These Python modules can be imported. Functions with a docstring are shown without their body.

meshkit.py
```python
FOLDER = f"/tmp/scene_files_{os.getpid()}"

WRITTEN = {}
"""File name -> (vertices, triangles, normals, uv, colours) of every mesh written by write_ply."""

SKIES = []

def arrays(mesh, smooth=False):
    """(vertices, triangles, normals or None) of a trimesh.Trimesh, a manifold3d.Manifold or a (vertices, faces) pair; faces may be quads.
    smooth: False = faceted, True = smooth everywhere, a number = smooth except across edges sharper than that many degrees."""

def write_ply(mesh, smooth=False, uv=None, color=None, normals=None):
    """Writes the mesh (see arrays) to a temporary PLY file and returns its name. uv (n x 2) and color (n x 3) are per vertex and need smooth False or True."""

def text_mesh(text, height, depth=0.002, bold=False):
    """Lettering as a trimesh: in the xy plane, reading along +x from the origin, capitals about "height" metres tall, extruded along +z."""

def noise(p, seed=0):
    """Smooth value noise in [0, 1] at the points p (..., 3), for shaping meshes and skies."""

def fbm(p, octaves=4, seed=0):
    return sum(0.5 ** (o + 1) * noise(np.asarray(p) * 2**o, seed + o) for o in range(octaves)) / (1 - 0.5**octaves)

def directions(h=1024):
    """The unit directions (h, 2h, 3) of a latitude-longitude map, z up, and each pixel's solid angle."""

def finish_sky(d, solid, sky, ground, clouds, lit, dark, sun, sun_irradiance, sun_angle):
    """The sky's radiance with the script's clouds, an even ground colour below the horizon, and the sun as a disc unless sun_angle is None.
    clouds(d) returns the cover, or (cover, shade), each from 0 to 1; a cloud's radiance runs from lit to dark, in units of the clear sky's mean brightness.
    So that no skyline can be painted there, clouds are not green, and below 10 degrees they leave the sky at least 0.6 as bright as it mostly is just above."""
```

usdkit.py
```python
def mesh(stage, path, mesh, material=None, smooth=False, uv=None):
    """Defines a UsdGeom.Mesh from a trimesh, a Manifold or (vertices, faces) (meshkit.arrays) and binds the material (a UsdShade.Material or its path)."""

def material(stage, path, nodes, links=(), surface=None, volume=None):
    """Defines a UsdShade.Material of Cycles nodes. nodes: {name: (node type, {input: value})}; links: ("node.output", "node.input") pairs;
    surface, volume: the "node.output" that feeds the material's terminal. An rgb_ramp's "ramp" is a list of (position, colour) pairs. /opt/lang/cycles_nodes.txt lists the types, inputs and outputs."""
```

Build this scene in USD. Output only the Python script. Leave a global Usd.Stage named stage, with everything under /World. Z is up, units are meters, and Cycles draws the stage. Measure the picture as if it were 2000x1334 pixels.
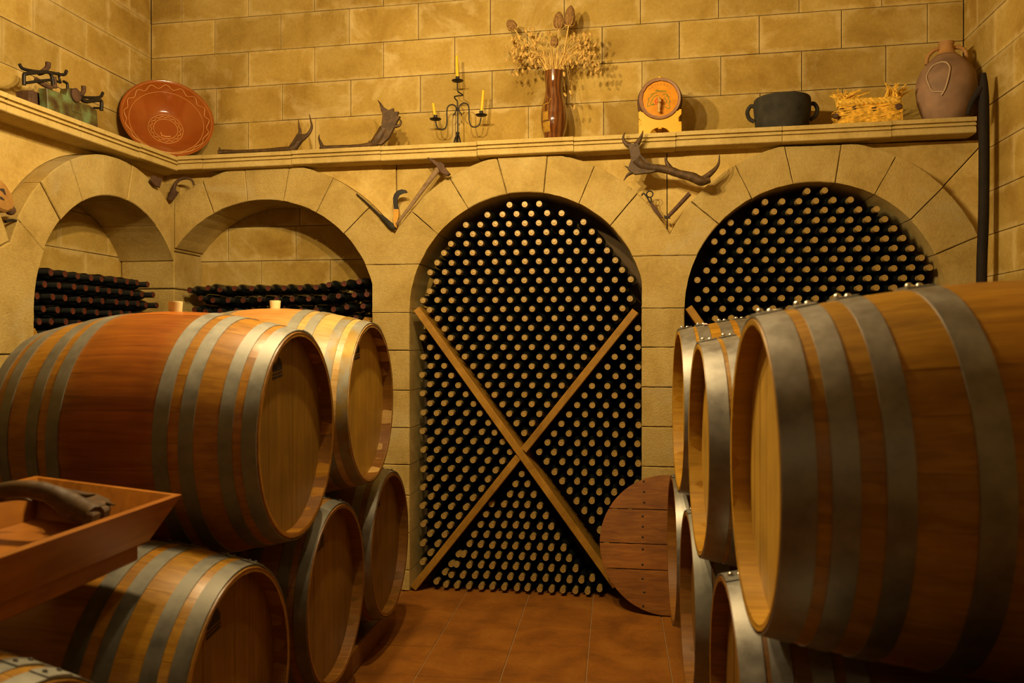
import math, random
import numpy as np, trimesh, mapbox_earcut as earcut
from shapely.geometry import Polygon, Point, box as sbox, MultiPolygon, LineString
from shapely.ops import unary_union
from shapely import affinity
import usdkit, meshkit
from pxr import Usd, UsdGeom, UsdLux, Gf, Sdf, Vt

stage = Usd.Stage.CreateInMemory()
UsdGeom.SetStageUpAxis(stage, 'Z'); UsdGeom.SetStageMetersPerUnit(stage, 1.0)
UsdGeom.Xform.Define(stage, '/World'); UsdGeom.Scope.Define(stage, '/World/Looks')
rng = np.random.default_rng(7); random.seed(7)

# ------------------------------------------------------------------ camera, lamps, exposure
FPX, YAW, EYE, HORIZON = 1650.0, math.radians(9.0), 1.45, 672.0
EXPOSURE = 0.12
cam = UsdGeom.Camera.Define(stage, '/World/camera')
cam.CreateHorizontalApertureAttr(36.0); cam.CreateFocalLengthAttr(36.0 * FPX / 2000)
cam.CreateVerticalApertureOffsetAttr(36.0 * (HORIZON - 667) / 2000)
cam.CreateExposureAttr(EXPOSURE); cam.CreateFStopAttr(3.6); cam.CreateFocusDistanceAttr(4.8)
cam.CreateClippingRangeAttr((0.02, 100))
cx = UsdGeom.Xformable(cam); cx.AddTranslateOp().Set((0, 0, EYE)); cx.AddRotateZOp().Set(9.0); cx.AddRotateXOp().Set(90.0)

def bulb(name, pos, power, radius, color):
    s = UsdLux.SphereLight.Define(stage, '/World/' + name)
    s.CreateRadiusAttr(radius); s.CreateColorAttr(Gf.Vec3f(*color)); s.CreateNormalizeAttr(True); s.CreateIntensityAttr(power)
    UsdGeom.Xformable(s).AddTranslateOp().Set(pos)
WARM = (1.0, 0.735, 0.38)
for k_, (x_, e_) in enumerate(((-1.13, 41.0), (-0.75, 36.0), (-0.38, 11.0))):        # three bulbs of one ceiling fitting, just above the frame
    bulb('lamp_bulb' + (f'_{k_:03d}' if k_ else ''), (x_, 2.8, 3.0), e_, 0.03, WARM)
bulb('rear_lamp_bulb', (-0.45, -1.6, 2.6), 2.2, 0.06, WARM)

# ------------------------------------------------------------------ a photo pixel as a point on a real plane
S9, C9 = math.sin(YAW), math.cos(YAW)
def ray(px, py):
    a, b = (px - 1000) / FPX, (HORIZON - py) / FPX
    return np.array([-S9 + a * C9, C9 + a * S9, b])
EY = np.array([0, 0, EYE])
def onY(px, py, Y): d = ray(px, py); return d * Y / d[1] + EY
def onX(px, py, X): d = ray(px, py); return d * X / d[0] + EY
TH = math.radians(2.08)                                     # the tiles and the barrel rows stand 2 degrees off the walls
LAT = np.array([math.cos(TH), math.sin(TH), 0]); DEP = np.array([-math.sin(TH), math.cos(TH), 0])
def ld(lat, dep, z=0): return LAT * lat + DEP * dep + np.array([0, 0, z])

# ------------------------------------------------------------------ names, things, parts
USED = {}
def numbered(parent, name):
    k = USED.setdefault((parent, name), 0); USED[(parent, name)] += 1
    return f'{parent}/{name}' + (f'_{k:03d}' if k else '')
def tag(p, label=None, cat=None, group=None, kind=None):
    for k, v in (('label', label), ('category', cat), ('group', group), ('kind', kind)):
        if v: p.SetCustomDataByKey(k, v)
    return p
LOC = {}
def thing(name, label, cat, loc=(0, 0, 0), rotz=0.0, group=None, kind=None):
    path = numbered('/World', name)
    x = UsdGeom.Xform.Define(stage, path); x.AddTranslateOp().Set(tuple(map(float, loc)))
    if rotz: x.AddRotateZOp().Set(float(rotz))
    LOC[path] = np.array(loc, float)
    return tag(x.GetPrim(), label, cat, group, kind)
def part(parent, name, mesh, m, smooth=30, label=None, local=False, kind=None, uv=None):
    """One mesh under a thing. Meshes come in world metres unless local."""
    v, f = mesh if isinstance(mesh, tuple) else (np.array(mesh.vertices), np.array(mesh.faces))
    base = str(parent.GetPath()); off = np.zeros(3)
    if not local:
        root = '/' + '/'.join(base.split('/')[1:3]); off = LOC.get(root, np.zeros(3))
    p = usdkit.mesh(stage, numbered(base, name), (np.asarray(v) - off, f), m, smooth=smooth, uv=uv).GetPrim()
    return tag(p, label, kind=kind)

# ------------------------------------------------------------------ mesh helpers (vertices, triangles)
def quads(f): f = np.asarray(f); return np.vstack([f[:, [0, 1, 2]], f[:, [0, 2, 3]]])
def join(*ms):
    vs, fs, n = [], [], 0
    for v, f in ms:
        vs.append(np.asarray(v)); fs.append(np.asarray(f) + n); n += len(v)
    return np.vstack(vs), np.vstack(fs)
def grid(p, closed=True):
    """rows x columns of points as a skin; columns closed."""
    r, c = p.shape[:2]
    i, j = np.meshgrid(np.arange(r - 1), np.arange(c if closed else c - 1), indexing='ij')
    q = np.stack([i * c + j, i * c + (j + 1) % c, (i + 1) * c + (j + 1) % c, (i + 1) * c + j], -1).reshape(-1, 4)
    return p.reshape(-1, 3), quads(q)
def capped(p):
    v, f = grid(p); r, c = p.shape[:2]; n = len(v)
    v = np.vstack([v, p[0].mean(0), p[-1].mean(0)])
    k = np.arange(c); k2 = (k + 1) % c
    a = np.stack([np.full(c, n), k2, k], 1); b = np.stack([np.full(c, n + 1), (r - 1) * c + k, (r - 1) * c + k2], 1)
    return v, np.vstack([f, a, b])
def tube(pts, rad, sides=8, flat=None):
    p = np.asarray(pts, float); t = np.gradient(p, axis=0); t /= np.linalg.norm(t, axis=1, keepdims=True) + 1e-12
    a = np.cross(t, [0.11, 0.97, 0.21]); bad = np.linalg.norm(a, axis=1) < .2
    if bad.any(): a = np.cross(t, [0.97, 0.13, 0.2])
    a /= np.linalg.norm(a, axis=1, keepdims=True); b = np.cross(t, a)
    th = np.arange(sides) * 2 * np.pi / sides; r = np.broadcast_to(rad, (len(p),))[:, None, None]
    fl = np.broadcast_to(1.0 if flat is None else flat, (len(p),))[:, None, None]
    return capped(p[:, None] + r * (np.cos(th)[None, :, None] * a[:, None] * 1.0 + np.sin(th)[None, :, None] * b[:, None] * fl))
def smoothline(pts, n=24):
    p = np.asarray(pts, float)
    if len(p) < 3:
        return p[0] + (p[-1] - p[0]) * np.linspace(0, 1, n)[:, None]
    q = np.vstack([2 * p[0] - p[1], p, 2 * p[-1] - p[-2]]); out = []
    m = len(p) - 1
    for x in np.linspace(0, m - 1e-9, n):
        i = int(x); u = x - i; a, b, c, d = q[i:i + 4]
        out.append(.5 * (2 * b + (c - a) * u + (2 * a - 5 * b + 4 * c - d) * u * u + (3 * b - a - 3 * c + d) * u ** 3))
    return np.array(out)
def lathe(prof, n=24, axis='z', c=(0, 0, 0), cap=True):
    """prof: (radius, height) pairs."""
    pr = np.asarray(prof, float); th = np.arange(n) * 2 * np.pi / n
    x = pr[:, :1] * np.cos(th); y = pr[:, :1] * np.sin(th); z = np.broadcast_to(pr[:, 1:], x.shape)
    p = np.stack([x, y, z], -1)
    v, f = capped(p) if cap else grid(p)
    if axis == 'x': v = v[:, [2, 0, 1]]
    elif axis == '-y': v = np.stack([v[:, 0], -v[:, 2], v[:, 1]], 1)
    return v + np.array(c), f
def cuboid(lo, hi, b=0.003):
    """a box with its edges rounded off by b."""
    lo, hi = np.array(lo, float), np.array(hi, float); b = min(b, (hi - lo).min() * .3)
    pts = []
    for s in np.ndindex(2, 2, 2):
        c = np.where(s, hi, lo); d = np.where(s, -b, b)
        for k in range(3):
            e = d.copy(); e[k] = 0; pts.append(c + e)
    h = trimesh.convex.convex_hull(np.array(pts)); return np.array(h.vertices), np.array(h.faces)
def blob(c, r, sub=2, noise=0.0, seed=0):
    m = trimesh.creation.icosphere(sub, 1.0); v = np.array(m.vertices)
    if noise: v = v * (1 + noise * meshkit.noise(v * 2.3 + seed)[:, None])
    return v * np.array(r) + np.array(c), np.array(m.faces)
def rot(v, axis, deg, c=(0, 0, 0)):
    R = trimesh.transformations.rotation_matrix(math.radians(deg), axis)[:3, :3]
    return (np.asarray(v) - c) @ R.T + c
def ccw(r): return r if Polygon(r).exterior.is_ccw else r[::-1]
def slab(pts, frame, depth, bevel=0.004, hole=None, back=True, front=0.0):
    """An outline (u, v) made a solid: face at w = front with a bevelled edge, back at w = front - depth. frame(uvw) -> xyz."""
    r = ccw(np.asarray(pts, float)); 
    if len(r) > 1 and np.allclose(r[0], r[-1]): r = r[:-1]
    n = len(r); e = np.roll(r, -1, 0) - r; L = np.linalg.norm(e, axis=1, keepdims=True) + 1e-12
    nr = np.stack([-e[:, 1], e[:, 0]], 1) / L; pn = np.roll(nr, 1, 0); mi = nr + pn
    mi /= np.maximum((mi * nr).sum(1, keepdims=True), .35)
    b = bevel
    for _ in range(4):
        ins = r + mi * b; P = Polygon(ins)
        if P.is_valid and P.exterior.is_ccw: break
        b *= .4
    else: ins, b = r, 0.0
    rings = [(ins, front), (r, front - (b or 1e-4)), (r, front - depth)]
    v = np.vstack([np.c_[a, np.full(n, w)] for a, w in rings])
    t = ears(ins)
    k = np.arange(n); k2 = (k + 1) % n; f = [t]
    for a in (0, 1): f.append(quads(np.stack([a * n + k, (a + 1) * n + k, (a + 1) * n + k2, a * n + k2], 1)))
    if back: f.append(t[:, ::-1] + 2 * n)
    return frame(v), np.vstack(f)
def frY(Y): return lambda q: np.stack([q[:, 0], Y - q[:, 2], q[:, 1]], 1)           # u = x, v = z, face towards -y
def frX(X): return lambda q: np.stack([X + q[:, 2], q[:, 0], q[:, 1]], 1)           # u = y, v = z, face towards +x
def frXm(X): return lambda q: np.stack([X - q[:, 2], -q[:, 0], q[:, 1]], 1)         # u = -y, v = z, face towards -x
def ears(r):
    t = earcut.triangulate_float64(np.ascontiguousarray(r[:, :2], float), np.array([len(r)], np.uint32)).reshape(-1, 3).astype(int)
    a, b, c = r[t[:, 0]], r[t[:, 1]], r[t[:, 2]]
    flip = (b[:, 0] - a[:, 0]) * (c[:, 1] - a[:, 1]) - (b[:, 1] - a[:, 1]) * (c[:, 0] - a[:, 0]) < 0
    t[flip] = t[flip][:, ::-1]
    return t
def polys(g): return [p for p in (g.geoms if hasattr(g, 'geoms') else [g]) if isinstance(p, Polygon) and p.area > 1e-4]
def dense(poly, step, amp=0.0, seed=0):
    """the outline resampled every step metres and roughened by amp."""
    ln = poly.exterior; n = max(4, int(ln.length / step)); pts = []
    c = np.asarray(ln.coords)[:-1]; d = np.array([ln.project(Point(p)) for p in c])
    s = np.unique(np.round(np.r_[d, np.linspace(0, ln.length, n, endpoint=False)], 5))
    keep = [s[0]]
    for x in s[1:]:
        if x - keep[-1] > step * .35 or np.abs(d - x).min() < 1e-4: keep.append(x)
    p = np.array([ln.interpolate(x).coords[0] for x in keep])
    if amp: p = p + amp * np.stack([meshkit.noise(np.c_[p * 31, np.full(len(p), seed + k * 9.1)]) for k in (0, 1)], 1)
    return p

def block(parent, q, frame, m):
    """one ashlar block; its uv run 0..1 across the face, for the weathered border."""
    v, f = slab(q, frame, .05, .0022, back=False)
    r = slab(q, lambda w: w, .05, .0022, back=False)[0][:, :2]; lo, hi = r.min(0), r.max(0)
    return part(parent, 'stone_block', (v, f), m, smooth=False, uv=(r - lo) / (hi - lo))
# ------------------------------------------------------------------ materials
def mat(name, nodes, links, surface='p.BSDF'):
    return usdkit.material(stage, '/World/Looks/' + name, nodes, links, surface=surface)
def plain(name, color, rough=.5, metal=0.0, spec=.5, coat=0.0, bump=0.0, bscale=80, var=.12, vscale=18):
    lo, hi = [c * (1 - var) for c in color], [min(1, c * (1 + var)) for c in color]
    n = {'g': ('geometry', {}), 'n': ('noise_texture', {'scale': vscale, 'detail': 4.0}), 'r': ('rgb_ramp', {'ramp': [(.3, lo), (.7, hi)]}),
         'p': ('principled_bsdf', {'roughness': rough, 'metallic': metal, 'specular_ior_level': spec, 'coat_weight': coat})}
    l = [('g.position', 'n.vector'), ('n.fac', 'r.fac'), ('r.color', 'p.base_color')]
    if bump:
        n['b2'] = ('noise_texture', {'scale': bscale, 'detail': 4.0}); n['b'] = ('bump', {'strength': bump, 'distance': .004})
        l += [('g.position', 'b2.vector'), ('b2.fac', 'b.height'), ('b.normal', 'p.normal')]
    return mat(name, n, l)
def stone(name, dark, mid, light, blot=3.0, bump=.35, bscale=90, tone=.14, pale=None, dist=.006, edge=None):
    n = {'g': ('geometry', {}), 'o': ('object_info', {}),
         'n1': ('noise_texture', {'scale': blot, 'detail': 5.0, 'roughness': .6, 'distortion': .4}),
         'r1': ('rgb_ramp', {'ramp': [(.28, dark), (.5, mid), (.74, light)]}),
         'n2': ('noise_texture', {'scale': 55.0, 'detail': 5.0, 'roughness': .7}),
         'r2': ('rgb_ramp', {'ramp': [(.3, (.86, .86, .86)), (.7, (1.06, 1.06, 1.06))]}),
         'm': ('mix', {'mix_type': 'multiply', 'fac': 1.0}),
         'n3': ('noise_texture', {'scale': 1.9, 'detail': 6.0, 'roughness': .68, 'distortion': .9}),
         'r3': ('rgb_ramp', {'ramp': [(.56, (0, 0, 0)), (.68, (1, 1, 1))]}),
         'k': ('mix', {'fac': .5, 'color2': pale or light}),
         'k5': ('math', {'math_type': 'multiply', 'value2': .55}),
         'v': ('math', {'math_type': 'multiply_add', 'value2': tone, 'value3': 1 - tone / 2}),
         'h': ('hsv', {}), 'bn': ('noise_texture', {'scale': bscale, 'detail': 6.0, 'roughness': .75}),
         'b': ('bump', {'strength': bump, 'distance': dist}), 'p': ('principled_bsdf', {'roughness': .9, 'specular_ior_level': .2})}
    if edge:
        n |= {'tc': ('texture_coordinate', {}), 'sx': ('separate_xyz', {}), 'en': ('noise_texture', {'scale': 7.0, 'detail': 5.0, 'roughness': .65}),
              'u1': ('math', {'math_type': 'pingpong', 'value2': .5}), 'v1': ('math', {'math_type': 'pingpong', 'value2': .5}), 'u2': ('math', {'math_type': 'multiply', 'value2': 2.0}), 'mn': ('math', {'math_type': 'minimum'}),
              'ea': ('math', {'math_type': 'multiply_add', 'value2': -.75}), 'er': ('rgb_ramp', {'ramp': [(0.0, (0, 0, 0)), (.12, (1, 1, 1))]}), 'e0': ('math', {'math_type': 'subtract', 'value1': .0}), 'e5': ('math', {'math_type': 'multiply', 'value2': .42}), 'em': ('mix', {'color2': pale or light})}
    l = [('g.position', f'{x}.vector') for x in ('n1', 'n2', 'n3', 'bn')]
    l += [('n1.fac', 'r1.fac'), ('n2.fac', 'r2.fac'), ('r1.color', 'm.color1'), ('r2.color', 'm.color2'), ('n3.fac', 'r3.fac'), ('r3.color', 'k5.value1'), ('k5.value', 'k.fac'),
          ('m.color', 'k.color1'), ('o.random', 'v.value1'), ('v.value', 'h.value'), ('k.color', 'h.color'), ('h.color', 'p.base_color'), ('bn.fac', 'b.height'), ('b.normal', 'p.normal')]
    if edge:
        l += [('tc.UV', 'sx.vector'), ('sx.x', 'u1.value1'), ('sx.y', 'v1.value1'), ('u1.value', 'u2.value1'), ('u2.value', 'mn.value1'), ('v1.value', 'mn.value2'), ('g.position', 'en.vector'), ('en.fac', 'ea.value1'), ('mn.value', 'e0.value2'),
              ('e0.value', 'ep.value1'), ('en.fac', 'es.value1'), ('es.value', 'ep.value2'), ('ep.value', 'er.fac'), ('er.color', 'e5.value1'), ('e5.value', 'em.fac'), ('k.color', 'em.color1'), ('em.color', 'h.color')]
        n |= {'ep': ('math', {'math_type': 'add'}), 'es': ('math', {'math_type': 'multiply_add', 'value2': .62, 'value3': -.19})}
        l = [x for x in l if x[0] != 'k.color' or x[1] != 'h.color']; n.pop('ea'); l = [x for x in l if not x[1].startswith('ea.')]
    return mat(name, n, l)
def wood(name, dark, mid, light, scale=(1.4, 26, 26), rough=.5, tone=.3, stain=None, bump=.15, coat=0.0, coords='object'):
    n = {'g': ('texture_coordinate', {}) if coords == 'object' else ('geometry', {}), 'o': ('object_info', {}), 'mp': ('mapping', {'scale': scale}),
         'off': ('math', {'math_type': 'multiply', 'value2': 37.0}), 'av': ('vector_math', {'math_type': 'add'}), 'cx': ('combine_xyz', {}),
         'n1': ('noise_texture', {'scale': 2.0, 'detail': 7.0, 'roughness': .62, 'distortion': .7}), 'r1': ('rgb_ramp', {'ramp': [(.25, dark), (.5, mid), (.75, light)]}),
         'n2': ('noise_texture', {'scale': 6.0, 'detail': 3.0}), 'r2': ('rgb_ramp', {'ramp': [(.3, (.72, .72, .72)), (.6, (1.05, 1.05, 1.05))]}),
         'm': ('mix', {'mix_type': 'multiply', 'fac': .8}), 'v': ('math', {'math_type': 'multiply_add', 'value2': tone, 'value3': 1 - tone / 2}), 'h': ('hsv', {}),
         'b': ('bump', {'strength': bump, 'distance': .002}), 'p': ('principled_bsdf', {'roughness': rough, 'specular_ior_level': .4, 'coat_weight': coat})}
    src = 'g.object' if coords == 'object' else 'g.position'
    l = [(src, 'mp.vector'), ('o.random', 'off.value1'), ('off.value', 'cx.x'), ('off.value', 'cx.y'), ('mp.vector', 'av.vector1'), ('cx.vector', 'av.vector2'), ('av.vector', 'n1.vector'), (src, 'n2.vector'),
         ('n1.fac', 'r1.fac'), ('n2.fac', 'r2.fac'), ('r1.color', 'm.color1'), ('r2.color', 'm.color2'), ('o.random', 'v.value1'), ('v.value', 'h.value'), ('h.color', 'p.base_color'), ('n1.fac', 'b.height'), ('b.normal', 'p.normal')]
    if stain:                                                            # wine-reddened belly round the bung
        n |= {'sx': ('separate_xyz', {}), 'ab': ('math', {'math_type': 'absolute'}), 'nn': ('noise_texture', {'scale': 9.0, 'detail': 4.0}), 'ad': ('math', {'math_type': 'multiply_add', 'value2': .12}),
              'sr': ('rgb_ramp', {'ramp': [(stain[0], (1, 1, 1)), (stain[1], (0, 0, 0))]}), 'sm': ('mix', {'color2': (1, 1, 1)}), 'st': ('mix', {'mix_type': 'multiply', 'fac': 1.0, 'color2': stain[2]}), 'sf': ('math', {'math_type': 'multiply', 'value2': stain[3]})}
        l += [(src, 'sx.vector'), ('sx.x', 'ab.value1'), (src, 'nn.vector'), ('nn.fac', 'ad.value1'), ('ab.value', 'ad.value3'), ('ad.value', 'sr.fac'), ('sr.color', 'sf.value1'), ('m.color', 'st.color1'),
              ('sf.value', 'sm.fac'), ('m.color', 'sm.color1'), ('st.color', 'sm.color2'), ('sm.color', 'h.color')]
    else:
        l += [('m.color', 'h.color')]
    return mat(name, n, l)
def metal(name, lo, hi, rough=(.32, .55), metallic=.9, scale=14.0, spots=None):
    n = {'g': ('geometry', {}), 'n': ('noise_texture', {'scale': scale, 'detail': 6.0, 'roughness': .65}), 'r': ('rgb_ramp', {'ramp': [(.3, lo), (.7, hi)]}),
         'q': ('map_range', {'from_min': .3, 'from_max': .7, 'to_min': rough[0], 'to_max': rough[1]}), 'p': ('principled_bsdf', {'metallic': metallic})}
    l = [('g.position', 'n.vector'), ('n.fac', 'r.fac'), ('n.fac', 'q.value'), ('q.result', 'p.roughness')]
    if spots:
        n |= {'n2': ('noise_texture', {'scale': 5.5, 'detail': 4.0}), 's': ('rgb_ramp', {'ramp': [(.5, (0, 0, 0)), (.62, (1, 1, 1))]}), 'm': ('mix', {'color2': spots})}
        l += [('g.position', 'n2.vector'), ('n2.fac', 's.fac'), ('s.color', 'm.fac'), ('r.color', 'm.color1'), ('m.color', 'p.base_color')]
    else: l += [('r.color', 'p.base_color')]
    return mat(name, n, l)

BLK = ((.28, .165, .026), (.41, .275, .060), (.51, .37, .11))
M_BLOCK = stone('ashlar', *BLK, blot=2.6, pale=(.62, .49, .22), edge='x', tone=.22)
M_VOUS = stone('rough_sandstone', (.40, .27, .068), (.53, .38, .118), (.61, .465, .17), blot=4.0, bump=.8, bscale=110, pale=(.54, .45, .24), dist=.010, tone=.10)
M_SPAN = stone('spandrel_stone', (.38, .245, .052), (.52, .365, .105), (.60, .45, .16), blot=5.0, bump=.4)
M_SHELF = stone('shelf_stone', (.40, .285, .085), (.50, .37, .125), (.56, .43, .17), blot=6.0, bump=.3, tone=.06)
M_MORT = plain('dark_joint', (.10, .065, .028), .95, bump=.5)
M_CEIL = plain('ceiling_plaster', (.22, .16, .09), .95)
M_TILE = stone('terracotta', (.15, .052, .005), (.24, .085, .007), (.32, .125, .013), blot=4.0, bump=.12, bscale=60, pale=(.22, .085, .012), tone=.12)
M_GROUT = plain('grout', (.30, .18, .07), .95)
M_GLASS = plain('dark_bottle_glass', (.006, .007, .006), .12, spec=.35, var=.0)
M_GOLD = plain('gold_capsule', (.35, .23, .062), .42, metal=.15, var=.10)
M_BLACKCAP = plain('black_capsule', (.018, .019, .017), .42, var=.1)
M_REDCAP = plain('red_capsule_end', (.085, .018, .008), .5, var=.25)
M_BEAM = wood('pine_beam', (.24, .115, .012), (.33, .17, .020), (.40, .22, .035), scale=(9, 9, 9), coords='position', tone=.1, rough=.42)
OAK_STAIN = wood('oak_stained', (.22, .088, .006), (.33, .145, .010), (.44, .215, .021), stain=(.17, .26, (.72, .40, .22), .9), rough=.38, tone=.26)
OAK_PALE = wood('oak_pale', (.34, .195, .05), (.44, .275, .085), (.53, .35, .13), stain=(.15, .26, (.92, .62, .42), .8), rough=.4, tone=.2)
OAK_TAN = wood('oak_tan', (.20, .088, .004), (.30, .148, .008), (.40, .215, .018), stain=(.10, .38, (.80, .55, .38), .8), rough=.36, tone=.26)
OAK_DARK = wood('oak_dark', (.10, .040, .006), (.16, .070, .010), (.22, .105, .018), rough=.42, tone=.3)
OAK_HEAD = wood('oak_head', (.28, .15, .014), (.37, .21, .022), (.45, .27, .036), scale=(26, 26, 1.4), rough=.5, tone=.12)
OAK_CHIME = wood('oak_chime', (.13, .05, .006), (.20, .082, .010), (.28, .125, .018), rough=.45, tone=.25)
OAK_LHEAD = wood('oak_head_dimmed', (.13, .063, .004), (.18, .092, .007), (.235, .13, .013), scale=(26, 26, 1.4), rough=.5, tone=.12)  # head oak darkened; weak grazing light on the left head is put into the colour
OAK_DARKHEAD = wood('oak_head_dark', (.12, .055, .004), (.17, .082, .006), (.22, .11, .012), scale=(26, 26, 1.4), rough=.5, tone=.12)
OAK_CHIMER = wood('oak_chime_pale', (.26, .13, .010), (.36, .19, .016), (.44, .25, .03), rough=.42, tone=.2)
M_HOOPD = metal('shaded_hoop', (.085, .08, .062), (.17, .16, .125), rough=(.5, .65), metallic=.7)  # darker copy of the galvanised hoop; shade on the low left barrels is painted in
M_HOOP = metal('galvanised_hoop', (.155, .152, .125), (.27, .265, .22), rough=(.50, .66), metallic=.65)
M_HOOPR = metal('rusting_hoop', (.17, .16, .12), (.27, .26, .20), spots=(.24, .15, .02), metallic=.45, rough=(.55, .7))
M_HOOPB = metal('bright_hoop', (.18, .172, .15), (.32, .31, .27), rough=(.40, .54), metallic=.85)
M_RIVET = metal('rivet', (.5, .48, .42), (.62, .6, .52), rough=(.25, .35))
M_BUNG = plain('silicone_bung', (.78, .66, .33), .5, var=.05)
M_BRAND = plain('burnt_mark', (.018, .010, .006), .9)
M_TRAY = wood('reddish_tray', (.19, .060, .004), (.28, .098, .007), (.36, .14, .012), scale=(12, 2, 12), coords='position', rough=.38, tone=.06)
M_LID = wood('lid_plank', (.13, .042, .005), (.23, .080, .009), (.32, .13, .017), scale=(3, 20, 26), coords='position', rough=.45, tone=.25)
M_NAIL = plain('nail', (.03, .02, .012), .7)
M_ANTLER = wood('antler', (.030, .015, .004), (.066, .034, .009), (.125, .069, .021), scale=(14, 14, 14), coords='position', rough=.6, tone=.1, bump=.5)
M_IRON = plain('black_iron', (.018, .015, .012), .5, metal=.4, var=.2)
M_RUST = plain('rusty_iron', (.075, .036, .016), .8, bump=.5, var=.35, vscale=40)
M_GREYWOOD = wood('weathered_handle', (.14, .085, .035), (.235, .15, .07), (.31, .21, .10), scale=(20, 20, 20), coords='position', rough=.75, tone=.05)
M_YELWOOD = plain('yellow_handle', (.52, .27, .03), .4, var=.15)
M_CANDLE = plain('yellow_wax', (.80, .47, .012), .45, var=.04)
M_STRAW = plain('straw', (.72, .43, .045), .7, var=.4, vscale=60)
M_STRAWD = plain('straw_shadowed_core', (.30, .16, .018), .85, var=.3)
M_DRY = plain('dried_stem', (.62, .40, .10), .8, var=.25, vscale=40)
M_SPIKE = plain('dried_spikelet', (.44, .27, .06), .8, var=.35, vscale=50)
M_TEASEL = plain('teasel', (.22, .115, .03), .9, var=.4, vscale=90, bump=.9, bscale=160)
M_POT = plain('blackened_pot', (.030, .027, .019), .85, spec=.25, bump=.5, bscale=45, var=.4, vscale=14)
M_CLAY = plain('old_clay', (.25, .15, .085), .75, bump=.3, bscale=40, var=.35, vscale=7)
M_NECKCLAY = plain('ochre_clay', (.34, .175, .05), .75, bump=.3, bscale=40, var=.25, vscale=9)
M_CHALK = plain('chalk', (.42, .31, .19), .95)
M_POLE = plain('dark_pole', (.014, .010, .007), .8, spec=.25, bump=.4, var=.3)
M_PLATE = plain('glazed_terracotta', (.30, .075, .010), .16, spec=.5, coat=.5, var=.1, vscale=9)
M_SLIP = plain('cream_slip', (.62, .33, .09), .3, var=.1)
M_GREEN = mat('green_paint_rust', {'g': ('geometry', {}), 'n': ('noise_texture', {'scale': 11.0, 'detail': 5.0}), 'r': ('rgb_ramp', {'ramp': [(.40, (.045, .022, .008)), (.52, (.085, .075, .018)), (.66, (.13, .20, .085))]}), 'p': ('principled_bsdf', {'roughness': .55})},
              [('g.position', 'n.vector'), ('n.fac', 'r.fac'), ('r.color', 'p.base_color')])
M_VASE = mat('striped_lacquered_wood', {'g': ('geometry', {}), 'mp': ('mapping', {'scale': (1, 1, .30)}), 'w': ('wave_texture', {'scale': 13.0, 'distortion': 6.0, 'detail': 2.0, 'detail_scale': 1.5, 'bands_direction': 'x'}),
               'r': ('rgb_ramp', {'ramp': [(.2, (.075, .022, .005)), (.8, (.155, .052, .010))]}), 'p': ('principled_bsdf', {'roughness': .12, 'coat_weight': .8})},
             [('g.position', 'mp.vector'), ('mp.vector', 'w.vector'), ('w.fac', 'r.fac'), ('r.color', 'p.base_color')])
M_INLAY = plain('gold_inlay', (.33, .18, .02), .25, coat=.5, var=.2, vscale=60)
M_KEG = plain('keg_wood', (.23, .105, .035), .4, var=.2)
M_KEGFACE = plain('keg_face', (.58, .235, .012), .22, coat=.4, var=.14, vscale=30)
M_KEGSTAND = plain('keg_stand_wood', (.72, .37, .006), .45, var=.05)
M_TAP = plain('turned_tap_wood', (.42, .24, .05), .5, var=.15)
M_LEAF = plain('leaf_paint', (.13, .20, .03), .4, var=.15)
M_GRAPE = plain('grape_paint', (.55, .05, .008), .3, var=.1)
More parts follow.
